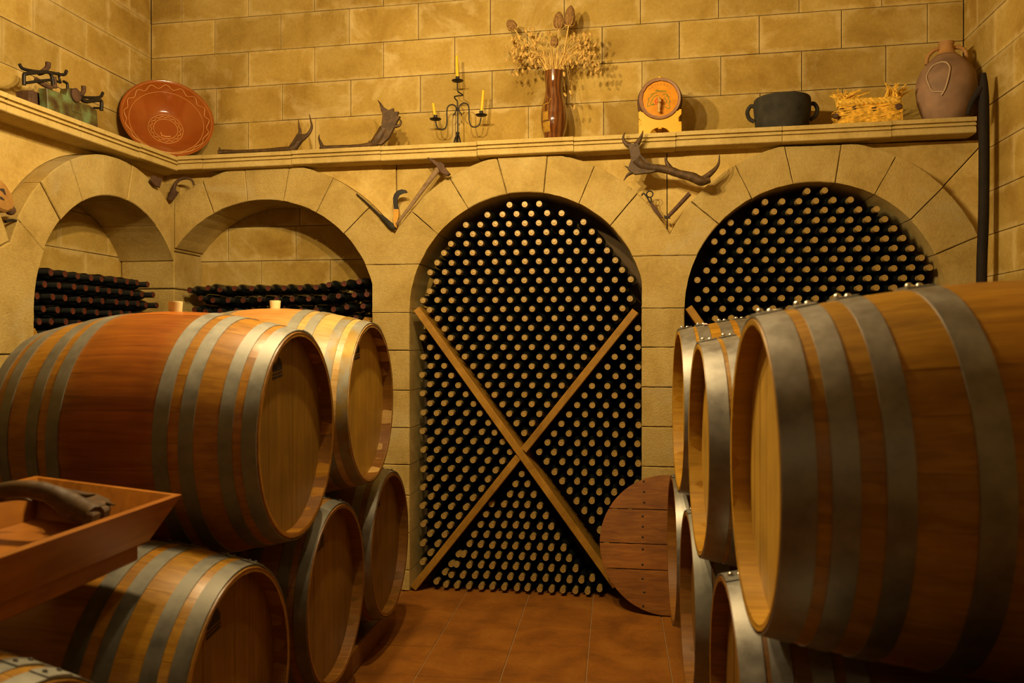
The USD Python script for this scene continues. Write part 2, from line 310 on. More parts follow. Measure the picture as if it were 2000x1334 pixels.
M_TXT = plain('burnt_letter', (.30, .12, .012), .6)
M_PULLEY = wood('pulley_wood', (.28, .13, .028), (.40, .21, .05), (.50, .28, .075), scale=(8, 8, 8), coords='position', rough=.55, tone=.05)
M_STICKER = plain('white_sticker', (.72, .68, .58), .5, var=.03)
M_STICKRED = plain('red_sticker_edge', (.5, .05, .03), .5)

# ================================================================== the setting
YF, YB, XL, XLB, XR = 4.80, 5.13, -2.86, -3.222, 1.779      # arcade face, back wall, left arcade face, left wall, right wall
def shelf_z(x): return 2.6195 + .0105 * x
def shelfl_z(y): return 2.566 + .011 * (y - 3.31)

# floor: terracotta tiles on a grout bed
floor = thing('floor', None, None, kind='structure')
tag(floor, 'terracotta tiled cellar floor between the barrel stacks')
part(floor, 'grout_bed', cuboid((-3.5, -2.3, -.08), (2.1, 5.4, -.004), .001), M_GROUT)
TW, TD = .3695, .357
for i in range(-9, 6):
    for j in range(0, 20):
        a, b = -.122 + TW * i, 4.686 - TD * j + TD
        q = [ld(a + .0022, b - TD + .0022), ld(a + TW - .0022, b - TD + .0022), ld(a + TW - .0022, b - .0022), ld(a + .0022, b - .0022)]
        pg = Polygon([p[:2] for p in q]).intersection(sbox(XLB + .002, -2.2, XR - .002, YB - .003))
        for p in polys(pg):
            part(floor, 'tile', slab(np.asarray(p.exterior.coords)[:-1], lambda w: w, .012, .002, back=False, front=rng.uniform(-.0007, .0007)), M_TILE, smooth=False)

# back wall: ashlar above the shelf and inside the second niche
wall_back = thing('wall_back', 'pale sandstone back wall of large blocks above a four arched bottle arcade', None, kind='structure')
part(wall_back, 'mortar_bed', cuboid((XLB - .25, YB + .012, -.05), (XR + .25, YB + .2, 4.1), .001), M_MORT)
COURSE = [1.54, 1.763, 1.986, 2.207, 2.43, 2.655, 2.888, 3.12, 3.345, 3.572, 3.80, 4.03]
rowX = {8: [-2.774, -2.318, -1.858, -1.406], 7: [-3.004, -2.539, -2.09, -1.632, -1.173, -.717, -.261, .198, .659, 1.12, 1.588],
        6: [-2.763, -2.308, -1.848, -1.393, -.937, -.475, -.022, .439, .898, 1.364], 5: [-2.539, -2.083, -1.626, -1.167, -.711, -.252, .207, .664, 1.126, 1.588], 4: [-2.756, -2.304, -1.844, -1.393, -.934, -.475, -.01, .442, .901, 1.376]}
for k in range(len(COURSE) - 1):
    lowwall = k < 4
    if lowwall: xs = [XLB, *[(-2.78 if k % 2 else -2.545) + .4605 * i for i in range(4)], -1.2] if k != 3 else [XLB, -2.69, -2.19, -1.2]
    else:
        kk = k - 0
        base = rowX.get({4: 4, 5: 5, 6: 6, 7: 7, 8: 8}.get(k, 7 if k % 2 else 8), rowX[7])
        xs = [XLB] + [x for x in (base if base[-1] > 1 else base + [base[-1] + .458 * i for i in range(1, 8)]) if XLB + .05 < x < XR - .05] + [XR]
    if k == 2: xs = [XLB, -2.88, -2.68, -2.215, -1.2]
    if k == 1: xs = [XLB, -2.45, -1.985, -1.2]
    tilt = 0.0 if lowwall else .0125
    for a, b in zip(xs[:-1], xs[1:]):
        g = .0010 + .0012 * rng.random()
        z0, z1 = COURSE[k], COURSE[k + 1]
        f = lambda z, x: z + tilt * (x + 1.9) + (0 if lowwall else .004)
        q = [(a + g, f(z0, a) + g), (b - g, f(z0, b) + g), (b - g, f(z1, b) - g), (a + g, f(z1, a) - g)]
        block(wall_back, q, frY(YB + rng.uniform(-.0015, .0015)), M_BLOCK)

# arcade rings: circles (u, z, radius) inside and outside, and the joints read off the photo as (outer, inner) pixel pairs
def circ(c, r): return Point(c).buffer(r, 96)
def joint_angles(js, plane, ci, ce):
    out = []
    for (o, i) in js:
        po, pi = plane(*o), plane(*i)
        out.append((math.atan2(po[1] - ce[1], po[0] - ce[0]), math.atan2(pi[1] - ci[1], pi[0] - ci[0])))
    return out
def sector(ci, ce, j0, j1, n=14):
    a = np.linspace(j0[0], j1[0], n); b = np.linspace(j1[1], j0[1], n)
    return Polygon(np.vstack([np.c_[ce[0] + ce[2] * np.cos(a), ce[1] + ce[2] * np.sin(a)], np.c_[ci[0] + ci[2] * np.cos(b), ci[1] + ci[2] * np.sin(b)]]))
pY = lambda x, y: onY(x, y, YF)[[0, 2]]
pX = lambda x, y: onX(x, y, XL)[[1, 2]]
CI, CE = (-.687, 1.636, .683), (-.675, 1.628, .918)
AI, AE = (-2.283, 1.606, .712), (-2.267, 1.580, .957)
RI, RE = (.898, 1.646, .684), (.925, 1.665, .89)
LI, LE = (4.246, 1.602, .652), (4.234, 1.628, .842)
PI_, PE = (2.655, 1.602, .652), (2.65, 1.628, .842)
SHB = 2.531                                                   # underside of the shelf
JC = joint_angles([((803, 413), (855, 458)), ((876, 346), (915, 411)), ((970, 309), (990, 383)), ((1069, 301), (1061, 378)), ((1160, 326), (1132, 394)), ((1246, 376), (1200, 432))], pY, CI, CE)
JA = joint_angles([((395, 355), (418, 420)), ((477, 324), (483, 394)), ((565, 326), (553, 394)), ((645, 360), (619, 412)), ((715, 412), (670, 457))], pY, AI, AE)
JR = joint_angles([((1362, 404), (1401, 436)), ((1436, 324), (1468, 389)), ((1532, 288), (1549, 362)), ((1644, 278), (1631, 358)), ((1750, 305), (1709, 378)), ((1844, 363), (1781, 426)), ((1908, 464), (1824, 499))], pY, RI, RE)
JL = joint_angles([((40, 434), (84, 488)), ((82, 360), (114, 422)), ((138, 316), (158, 380)), ((200, 300), (203, 382)), ((258, 326), (248, 392)), ((318, 382), (305, 441))], pX, LI, LE)
clipY = sbox(XL, 0, XR - .004, SHB); clipX = sbox(1.0, 0, YF, 2.47)
def stone_face(parent, poly, frame, depth, m, name='voussoir', gap=.0020, amp=.0035, bevel=.0045, step=.022, fr=0.0):
    for p in polys(poly.buffer(-gap - .006).buffer(.006, join_style=2, mitre_limit=1.6)):
        if p.area < .0012: continue
        part(parent, name, slab(dense(p, step, amp, rng.uniform(0, 99)), frame, depth, bevel, front=fr + rng.uniform(-.004, .004)), m, smooth=25)
for (ci, ce, J) in ((CI, CE, JC), (AI, AE, JA), (RI, RE, JR)):
    for a, b in zip(J[:-1], J[1:]):
        stone_face(wall_back, sector(ci, ce, a, b).intersection(clipY), frY(YF), YB - YF - .003, M_VOUS)
DOWN = lambda s: (math.radians(-4) if s > 0 else math.radians(184),) * 2
discs = unary_union([circ(c[:2], c[2]).intersection(sbox(a, 0, b, 4)) for c, a, b in ((CI, -1.369, -.025), (AI, -9, -1.599), (RI, .213, 9))])
def springer(parts_, x0, x1, z0, z1):
    u = unary_union(parts_ + [sbox(x0, z0, x1, CI[1] + .02)])
    return u.difference(discs).intersection(sbox(x0 - .6, z0, x1 + .6, z1)).intersection(clipY)
zj = lambda px, py: pY(px, py)[1]
JAMB = dict(AC=(AI[0] + AI[2], CI[0] - CI[2]), CR=(CI[0] + CI[2], RI[0] - RI[2]), RX=(RI[0] + RI[2], XR - .004))
sp1 = springer([sector(AI, AE, JA[-1], DOWN(1)), sector(CI, CE, DOWN(-1), JC[0])], *JAMB['AC'], zj(760, 517), 2.4)
sp2 = springer([sector(CI, CE, JC[-1], DOWN(1)), sector(RI, RE, DOWN(-1), JR[0])], *JAMB['CR'], zj(1300, 500), 2.4)
sp3 = springer([sector(RI, RE, JR[-1], DOWN(1))], *JAMB['RX'], 1.45, 2.4)
sp0 = sector(AI, AE, DOWN(-1), JA[0]).intersection(clipY).intersection(sbox(XL, 1.99, 0, 3))
for s in (sp0, sp1, sp2, sp3): stone_face(wall_back, s, frY(YF), YB - YF - .003, M_VOUS, 'springer_stone')
def pier(parent, frame, u0, u1, zs, m=M_VOUS, depth=YB - YF - .003, cut=None):
    for a, b in zip(zs[:-1], zs[1:]):
        p = sbox(u0, b, u1, min(a, 1.66))
        if a > 1.66: p = unary_union([p] if b < 1.66 else []).union(sbox(u0 - .08, max(b, 1.66), u1 + .08, a).difference(cut))
        stone_face(parent, p, frame, depth, m, 'pier_stone', gap=.0016, amp=.003, step=.03)
pier(wall_back, frY(YF), -1.600, -1.370, [zj(760, p) for p in (517, 611, 685, 763, 836, 908)] + [.56, .34, .12, 0.0], cut=discs)
pier(wall_back, frY(YF), -.026, .213, [zj(1300, p) for p in (500, 602, 679, 757, 835, 913)] + [.54, .32, .10, 0.0], cut=discs)
pier(wall_back, frY(YF), *JAMB['RX'], [1.45, 1.2, .96, .72, .48, .24, 0.0])
# corner pier between the two arcades
corner = [(XLB + .004, 0.0), (XLB + .004, 2.44)]
zs = [2.44, 2.02, 1.79, 1.56, 1.33, 1.1, .86, .62, .38, .16, 0.0]
for a, b in zip(zs[:-1], zs[1:]):
    part(wall_back, 'corner_stone', cuboid((XLB + .004, YF + .002, b + .003), (XL - .002, YB - .004, a - .003), .006), M_VOUS)
# recessed spandrels between the rings
rings = unary_union([circ(c[:2], c[2]) for c in (CE, AE, RE)])
span = sbox(XL - .2, 1.9, XR - .004, 2.545).difference(rings)
cuts = unary_union([LineString([onY(*p, YF + .07)[[0, 2]] for p in l]).buffer(.0012) for l in (((773, 290), (775, 480)), ((1302, 250), (1303, 480)), ((1925, 275), (1835, 372)))])
for p in polys(span.difference(cuts)):
    if True:
        stone_face(wall_back, p, frY(YF + .07), .2, M_SPAN, 'spandrel_stone', gap=.0012, amp=.0015, bevel=.003, step=.05)

# left wall: blocks above, an arcade of its own below
wall_left = thing('wall_left', 'sandstone side wall with an arched niche of dark bottles, seen at an angle', None, kind='structure')
part(wall_left, 'mortar_bed', cuboid((XLB - .2, -2.3, -.05), (XLB - .012, YB + .2, 4.1), .001), M_MORT)
for k in range(len(COURSE) - 1):
    z0, z1 = COURSE[k] - (.012 if k > 3 else 0), COURSE[k + 1] - (.012 if k > 2 else 0)
    y0 = 4.045 if k % 2 else 4.252
    ys = sorted({y0 + .425 * i for i in range(-14, 4) if -2.0 < y0 + .425 * i < YB - .1} | {-2.1, YB})
    if k < 4: ys = [y for y in ys if y > 0.8]
    for a, b in zip(ys[:-1], ys[1:]):
        g = .0010 + .0012 * rng.random()
        block(wall_left, [(a + g, z0 + g), (b - g, z0 + g), (b - g, z1 - g), (a + g, z1 - g)], frX(XLB + rng.uniform(-.0015, .0015)), M_BLOCK)
DL = XL - XLB - .003
for a, b in zip(JL[:-1], JL[1:]): stone_face(wall_left, sector(LI, LE, a, b).intersection(clipX), frX(XL), DL, M_VOUS)
stone_face(wall_left, sector(LI, LE, JL[-1], DOWN(1)).intersection(clipX), frX(XL), DL, M_VOUS)
for q in range(4):
    aa = math.radians(20 + 22 * q), math.radians(20 + 22 * q); bb = math.radians(42 + 22 * q), math.radians(42 + 22 * q)
    stone_face(wall_left, sector(PI_, PE, aa, bb).intersection(clipX), frX(XL), DL, M_VOUS)
ldisc = unary_union([circ(c[:2], c[2]) for c in (LI, PI_)])
yj = (PI_[0] + PI_[2], LI[0] - LI[2])
spl = unary_union([sector(PI_, PE, (math.radians(20),) * 2, DOWN(1)), sector(LI, LE, DOWN(-1), JL[0]), sbox(yj[0], 1.40, yj[1], 1.62)]).difference(ldisc).intersection(sbox(yj[0] - .6, 1.40, yj[1] + .6, 2.4)).intersection(clipX)
stone_face(wall_left, spl, frX(XL), DL, M_VOUS, 'springer_stone')
pier(wall_left, frX(XL), *yj, [1.40, 1.17, .94, .71, .48, .24, 0.0], depth=DL)
lspan = sbox(1.0, 1.85, YF + .1, 2.52).difference(unary_union([circ(c[:2], c[2]) for c in (LE, PE)]))
for p in polys(lspan): stone_face(wall_left, p, frX(XL - .11), .2, M_SPAN, 'spandrel_stone', gap=.0012, amp=.0015, bevel=.003, step=.05)

# right wall: plain ashlar from floor to ceiling
wall_right = thing('wall_right', 'plain sandstone block wall on the right, seen at an angle', None, kind='structure')
part(wall_right, 'mortar_bed', cuboid((XR + .012, -2.3, -.05), (XR + .2, YB + .2, 4.1), .001), M_MORT)
RC = [0, .22, .45, .68, .905, 1.13, 1.36, 1.585, 1.806, 2.023, 2.25, 2.481, 2.704, 2.936, 3.171, 3.40, 3.63, 3.86, 4.03]
for k in range(len(RC) - 1):
    y0 = 4.70 if k % 2 else 4.93
    ys = sorted({y0 - .46 * i for i in range(0, 15)} | {-2.1, YB}); ys = [y for y in ys if y >= -2.1]
    for a, b in zip(ys[:-1], ys[1:]):
        g = .0010 + .0012 * rng.random()
        block(wall_right, [(-b + g, RC[k] + g), (-a - g, RC[k] + g), (-a - g, RC[k + 1] - g), (-b + g, RC[k + 1] - g)], frXm(XR + rng.uniform(-.0015, .0015)), M_BLOCK)
wall_front = thing('wall_front', 'plain cellar wall behind the viewer', None, kind='structure')
part(wall_front, 'wall_face', cuboid((XLB - .2, -2.3, -.05), (XR + .2, -2.1, 4.1), .001), M_CEIL)
ceiling = thing('ceiling', 'plain plastered cellar ceiling', None, kind='structure')
part(ceiling, 'ceiling_slab', cuboid((XLB - .2, -2.3, 4.03), (XR + .2, YB + .2, 4.2), .001), M_CEIL)

# moulded stone shelf along the back and left walls
PROF = [(0, 0), (0, -.022), (.008, -.023), (.016, -.026), (.014, -.031), (.004, -.032), (.004, -.043), (.016, -.045), (.018, -.051), (.007, -.053), (.007, -.078), (.011, -.082), (.020, -.084)]
XSF, YSF = -2.80, 4.74                                        # front edges of the two shelves
shelf_b = thing('trim_1', 'moulded pale stone shelf running along the back wall', None, kind='structure')
xs = [onY(p, 285, YSF)[0] for p in (394, 568, 743, 931, 1120, 1320, 1528, 1742)]
xs = [XSF] + xs + [1.71]
for i, (a, b) in enumerate(zip(xs[:-1], xs[1:])):
    g = .0012; dz = rng.uniform(-.0025, .0025); dy = rng.uniform(-.0025, .0025)
    rows = []
    for x, first in ((a + g, i == 0), (b - g, False)):
        pr = [(YSF + dy + o, shelf_z(x) + dz + h) for o, h in PROF]
        ring_ = pr + [(YB - .002, pr[-1][1]), (YB - .002, pr[0][1])]
        rows.append([((XSF + (y - YSF - dy) * (-1.0)) if first and y < YB - .01 else (XLB + .004 if first else x), y, z) for y, z in ring_])
    v, f = capped(np.array(rows)); part(shelf_b, 'shelf_stone', (v, f[:, ::-1]), M_SHELF, smooth=20)
shelf_l = thing('trim_2', 'moulded pale stone shelf running along the left wall', None, kind='structure')
ys = [YSF, 4.36, 3.86, 3.36, 2.86, 2.36, 1.86]
for i, (b, a) in enumerate(zip(ys[:-1], ys[1:])):
    dz = rng.uniform(-.0025, .0025); dx = rng.uniform(-.0025, .0025); rows = []
    for y, last in ((a + .0012, False), (b - .0012, i == 0)):
        pr = [(XSF + dx - o, shelfl_z(y) + dz + h) for o, h in PROF]
        ring_ = pr + [(XLB + .004, pr[-1][1]), (XLB + .004, pr[0][1])]
        rows.append([(x, (YSF + (XSF + dx - x) * 1.0 - .002 if x > XLB + .01 else YSF + (XSF - XLB) - .02) if last else y, z) for x, z in ring_])
    v, f = capped(np.array(rows)); part(shelf_l, 'shelf_stone', (v, f), M_SHELF, smooth=20)

# ================================================================== wooden braces that cross each bottle niche
def brace(p0, p1, label, plane='Y', w=.021, depth=.27, y0=None, group=None):
    u, v = np.array(p0), np.array(p1); d = (v - u) / np.linalg.norm(v - u); n = np.array([-d[1], d[0]])
    q = [u + n * w, u - n * w, v - n * w, v + n * w]
    fr = frY(YF - .004) if plane == 'Y' else frX(XL - .01)
    base = (float((u[0] + v[0]) / 2), YF, 0) if plane == 'Y' else (XL, float((u[0] + v[0]) / 2), 0)
    t = thing('diagonal_brace', label, 'wooden beam', base, group=group)
    part(t, 'plank', slab(q, fr, depth, .003), M_BEAM, smooth=False)
    return LineString([u, v])
cb1 = brace(pY(813, 603), pY(1203, 1146), 'pine brace running from upper left to lower right across the middle bottle arch')
cb2a, cb2b = pY(1241, 607), pY(806, 1150)
cb2 = LineString([cb2a, cb2b])
X_ = np.array(cb1.intersection(cb2).coords[0]); dd = (cb2b - cb2a) / np.linalg.norm(cb2b - cb2a)
t = thing('diagonal_brace', 'pine brace from upper right to lower left of the middle arch, in two pieces', 'wooden beam', (X_[0], YF, 0))
for a, b in ((cb2a, X_ - dd * .024), (X_ + dd * .024, cb2b)):
    n_ = np.array([-dd[1], dd[0]]) * .021
    part(t, 'plank', slab([a + n_, a - n_, b - n_, b + n_], frY(YF + .002), .265, .003), M_BEAM, smooth=False)
rb1 = brace(pY(1345, 600), np.array([1.30, .12]), 'pine brace in the right-hand bottle arch, just its top end showing over the barrels')
ab1 = brace(pY(718, 623), np.array([-2.6, .3]), 'pine brace of the back left niche, a small end showing beside the pier')
lb1 = brace(pX(68, 646), np.array([4.6, .2]), 'pine brace of the left wall niche, a small end showing low at its left edge', 'X')

# ================================================================== bottles
BR, BLEN = .0343, .285
def bottle_parts(root, capm, capend=None):
    prof = [(.004, .004), (.026, 0.0), (.0325, .004), (BR, .012), (BR, .178), (.0325, .192), (.027, .206), (.0195, .219), (.0155, .232), (.0148, .25)]
    v, f = lathe([(r, h) for r, h in prof], 16, '-y', (0, BLEN, BR)); 
    part(root, 'glass', (v, f), M_GLASS, local=True, smooth=40)
    cp = [(.0152, .222), (.0165, .226), (.0168, .274), (.0178, .276), (.0178, .283), (.0168, .2852)]
    if capend is None: cp += [(.013, .2852), (.0120, .2838), (.0062, .2838), (.0052, .2846)]
    v, f = lathe(cp, 16, '-y', (0, BLEN, BR)); part(root, 'capsule', (v, f), capm, local=True, smooth=40)
    if capend is not None:
        v, f = lathe([(.0162, .2845), (.0162, .2862), (.0135, .2868), (.0115, .2858)], 16, '-y', (0, BLEN, BR)); part(root, 'capsule_end', (v, f), capend, local=True, smooth=40)
first = {}
def bottle(kind, pos, rotz, label, group, tilt=0.0):
    path = numbered('/World', 'gold_capped_wine_bottle' if kind == 'gold' else 'red_capped_wine_bottle'); x = UsdGeom.Xform.Define(stage, path)
    x.AddTranslateOp().Set(tuple(map(float, pos))); x.AddRotateZOp().Set(float(rotz))
    if tilt: x.AddRotateYOp().Set(0.0); x.AddRotateXOp().Set(float(tilt))
    p = tag(x.GetPrim(), label, 'bottle', group)
    if kind not in first:
        first[kind] = path
        bottle_parts(p, *((M_GOLD,) if kind == 'gold' else (M_BLACKCAP, M_REDCAP)))
    else:
        p.GetReferences().AddInternalReference(first[kind]); p.SetInstanceable(True)
    return p
YN = YF + .038                                               # neck ends stand just inside the arch
def lattice(x0, z0, dx, dz, region, beams, xr, zr, clear=.052):
    out = []
    k = 0
    for k in range(-60, 60):
        z = z0 + dz * k
        if not zr[0] <= z <= zr[1]: continue
        for i in range(-40, 40):
            x = x0 + dx * (i + .5 * (k % 2))
            if xr[0] <= x <= xr[1] and region.contains(Point(x, z)) and all(b.distance(Point(x, z)) > clear for b in beams): out.append((x, z))
    return out
niche_c = unary_union([circ(CI[:2], CI[2] - .045), sbox(CI[0] - CI[2] + .030, .03, CI[0] + CI[2] - .032, CI[1])])
tx, tz = onY(1024, 399, YN)[[0, 2]]
under = Polygon([X_, cb1.coords[1] + np.array([.03, -.3]), cb2b + np.array([-.03, -.3])])
main = [p for p in lattice(tx, tz, .0866, .05515, niche_c, [cb1, cb2], (-1.5, .1), (.03, 2.4)) if not under.contains(Point(p))]
tri_ = lattice(onY(1030, 1150, YN)[0], .036, .0694, .0600, niche_c.intersection(under), [cb1, cb2], (-1.5, .1), (.03, 1.2), clear=.05)
ctr = main + tri_
niche_r = unary_union([circ(RI[:2], RI[2] - .0345), sbox(RI[0] - RI[2] + .032, .03, RI[0] + RI[2] - .03, RI[1])])
rx, rz = onY(1585, 373, YN)[[0, 2]]
rgt = [p for p in lattice(rx - .022, rz, .0905, .0536, niche_r, [rb1], (.1, 1.7), (1.15, 2.4)) if p[1] < rz - .02 or rx - .04 < p[0] < rx + .15]
jit = lambda s=.0022: rng.normal(0, s)
gold = [(x + jit(), YN + jit(.004), z + jit(.0012), 'r') for x, z in rgt] + [(x + jit(), YN + jit(.004), z + jit(.0012), 'c') for x, z in ctr]
def pix(p):
    d = np.array(p) - EY; z = -S9 * d[0] + C9 * d[1]; return 1000 + FPX * (C9 * d[0] + S9 * d[1]) / z, HORIZON - FPX * d[2] / z
def barrel_line(px): return 640 if px < 1480 else 622 - (px - 1480) * .135
ORD_ = 'first second third fourth fifth sixth seventh eighth ninth tenth eleventh twelfth thirteenth fourteenth fifteenth sixteenth seventeenth eighteenth nineteenth'.split()
TENS = {2: 'twent', 3: 'thirt', 4: 'fort', 5: 'fift'}
def ORD(n):
    if n < 20: return ORD_[n - 1]
    return TENS[n // 10] + ('ieth' if n % 10 == 0 else 'y-' + ORD_[n % 10 - 1])
def by_rows(pts, zi, tol):
    """points grouped into rows from the top down."""
    rows = []
    for p in sorted(pts, key=lambda p: -p[zi]):
        if rows and abs(np.mean([r[zi] for r in rows[-1]]) - p[zi]) < tol: rows[-1].append(p)
        else: rows.append([p])
    return rows
seen_r = [g for g in gold if g[3] == 'r' and pix(g[:3])[1] < barrel_line(pix(g[:3])[0]) + 4]
rest = [g for g in gold if g[3] == 'r' and g not in seen_r]
for i, row in enumerate(by_rows(seen_r, 2, .022)):
    for k, g in enumerate(sorted(row)):
        bottle('gold', (g[0], g[1], g[2] - BR), jit(.35), f'gold capped wine bottle, {ORD(k + 1)} from the left in the {ORD(i + 1)} row down, right-hand arch', 'gold capped bottles in the right-hand arch')
keep_c = max(0, 300 - len(seen_r))
xcut = sorted((g[0] for g in gold if g[3] == 'c'), reverse=True)[keep_c - 1]
for i, row in enumerate(by_rows([g for g in gold if g[3] == 'c'], 2, .022)):
    for k, g in enumerate(sorted(row, reverse=True)):
        if g[0] >= xcut: bottle('gold', (g[0], g[1], g[2] - BR), jit(.35), f'gold capped wine bottle, {ORD(k + 1)} from the right in the {ORD(i + 1)} row down, middle arch', 'gold capped bottles in the right part of the middle arch')
        else: rest.append(g)
for which, lab in (('c', 'dark wine bottles with gold capped necks filling the left and lower part of the middle arch'), ('r', 'low rows of gold capped bottles in the right-hand arch, mostly behind the barrels')):
    sel = [g for g in rest if g[3] == which]; path = numbered('/World', 'wine_bottle_stack')
    pi = UsdGeom.PointInstancer.Define(stage, path); tag(pi.GetPrim(), lab, 'bottles', kind='stuff')
    pr = UsdGeom.Xform.Define(stage, path + '/wine_bottle'); bottle_parts(pr.GetPrim(), M_GOLD)
    pi.CreatePrototypesRel().SetTargets([pr.GetPath()])
    pi.CreatePositionsAttr(Vt.Vec3fArray([Gf.Vec3f(float(g[0]), float(g[1]), float(g[2] - BR)) for g in sel])); pi.CreateProtoIndicesAttr(Vt.IntArray([0] * len(sel)))

# red-ended bottles in the back left niche: neck ends read off the photo, more rows behind the barrels
rows_a = [[(30, 163), (130, 203), (285, 185), (395, 200), (515, 190), (660, 190), (800, 188), (930, 186), (1070, 184), (1205, 180), (1315, 158), (1450, 150), (1575, 133)],
          [(225, 272), (330, 290), (460, 290), (590, 290), (735, 282), (865, 282), (1005, 280), (1140, 277), (1280, 270), (1395, 253), (1525, 243), (1640, 240)],
          [(165, 368), (265, 385), (395, 381), (530, 378), (670, 377), (810, 375), (940, 372), (1080, 375), (1210, 372), (1350, 367), (1465, 347), (1605, 340)],
          [(230, 470), (340, 478), (470, 476), (600, 474), (735, 472), (870, 470), (1010, 469), (1150, 468), (1290, 462), (1410, 452), (1545, 440)]]
a_pts = [onY(340 + .23 * x, 520 + .23 * y, YN) for r in rows_a for x, y in r]
a_seen = list(a_pts)
for k in range(1, 3): a_pts += [np.array([-2.74 + .0925 * i + .046 * (k % 2), YN, 1.43 - .061 * k]) for i in range(12)]
a_pts = [tuple(p) for p in a_pts if XL + .04 < p[0] < AI[0] + AI[2] - .032 and ab1.distance(Point(p[0], p[2])) > .04]
for i, row in enumerate(by_rows(a_pts, 2, .03)):
    for k, p in enumerate(sorted(row)):
        bottle('red', (p[0], YN + jit(.006), p[2] - BR), jit(.6), f'red ended wine bottle, {ORD(k + 1)} from the left in the {ORD(i + 1)} row down, back left niche', 'red ended bottles in the back left niche')
# ... and in the left wall niche, necks towards the aisle
l_pts = []
for k in range(-9, 5):
    z = 1.803 - .0613 * k if k <= 0 else 1.803 - .0613 * k
    for i in range(-1, 13):
        y = 3.665 + .1015 * i + .0507 * (k % 2); l_pts.append((y, 1.560 + .0608 * (k + 0)))
XN = XL - .04
l_pts = [(y, z) for y, z in l_pts if LI[0] - LI[2] + .035 < y < YF - .07 and 1.42 < z < (1.885 if y < 4.22 else (1.825 if y < 4.60 else 1.77)) and lb1.distance(Point(y, z)) > .04]
for i, row in enumerate(by_rows(l_pts, 1, .025)):
    for k, (y, z) in enumerate(sorted(row)):
        bottle('red', (XN + jit(.006), y + jit(.004), z - BR + jit(.002)), 90 + jit(.8), f'red ended wine bottle, {ORD(k + 1)} from the left in the {ORD(i + 1)} row down, left wall niche', 'red ended bottles in the left wall niche')

def low_stack(pts, rz, lab):
    path = numbered('/World', 'red_capped_bottle_stack'); pi = UsdGeom.PointInstancer.Define(stage, path); tag(pi.GetPrim(), lab, 'bottles', kind='stuff')
    pr = UsdGeom.Xform.Define(stage, path + '/wine_bottle'); bottle_parts(pr.GetPrim(), M_BLACKCAP, M_REDCAP)
    h = math.radians(rz) / 2
    pi.CreatePrototypesRel().SetTargets([pr.GetPath()]); pi.CreatePositionsAttr(Vt.Vec3fArray([Gf.Vec3f(*map(float, p)) for p in pts])); pi.CreateProtoIndicesAttr(Vt.IntArray([0] * len(pts)))
    pi.CreateOrientationsAttr(Vt.QuathArray([Gf.Quath(math.cos(h), 0, 0, math.sin(h))] * len(pts)))
zl = min(z for _, z in l_pts)
low_stack([(XN + jit(.006), 3.64 + .1015 * i + .0507 * (k % 2), zl - .0608 * k - BR) for k in range(1, 22) for i in range(12) if LI[0] - LI[2] + .03 < 3.64 + .1015 * i + .0507 * (k % 2) < YF - .07 and zl - .0608 * k > .03 and lb1.distance(Point(3.64 + .1015 * i + .0507 * (k % 2), zl - .0608 * k)) > .045],
          90, 'low rows of red ended bottles in the left wall niche, mostly behind the barrels')
za = min(p[2] for p in a_pts)
low_stack([(-2.78 + .0925 * i + .046 * (k % 2), YN + jit(.006), za - .061 * k - BR) for k in range(1, 22) for i in range(13) if za - .061 * k > .03 and -2.82 < -2.78 + .0925 * i + .046 * (k % 2) < -1.63 and ab1.distance(Point(-2.78 + .0925 * i + .046 * (k % 2), za - .061 * k)) > .045],
          0, 'low rows of red ended bottles in the back left niche, mostly behind the barrels')

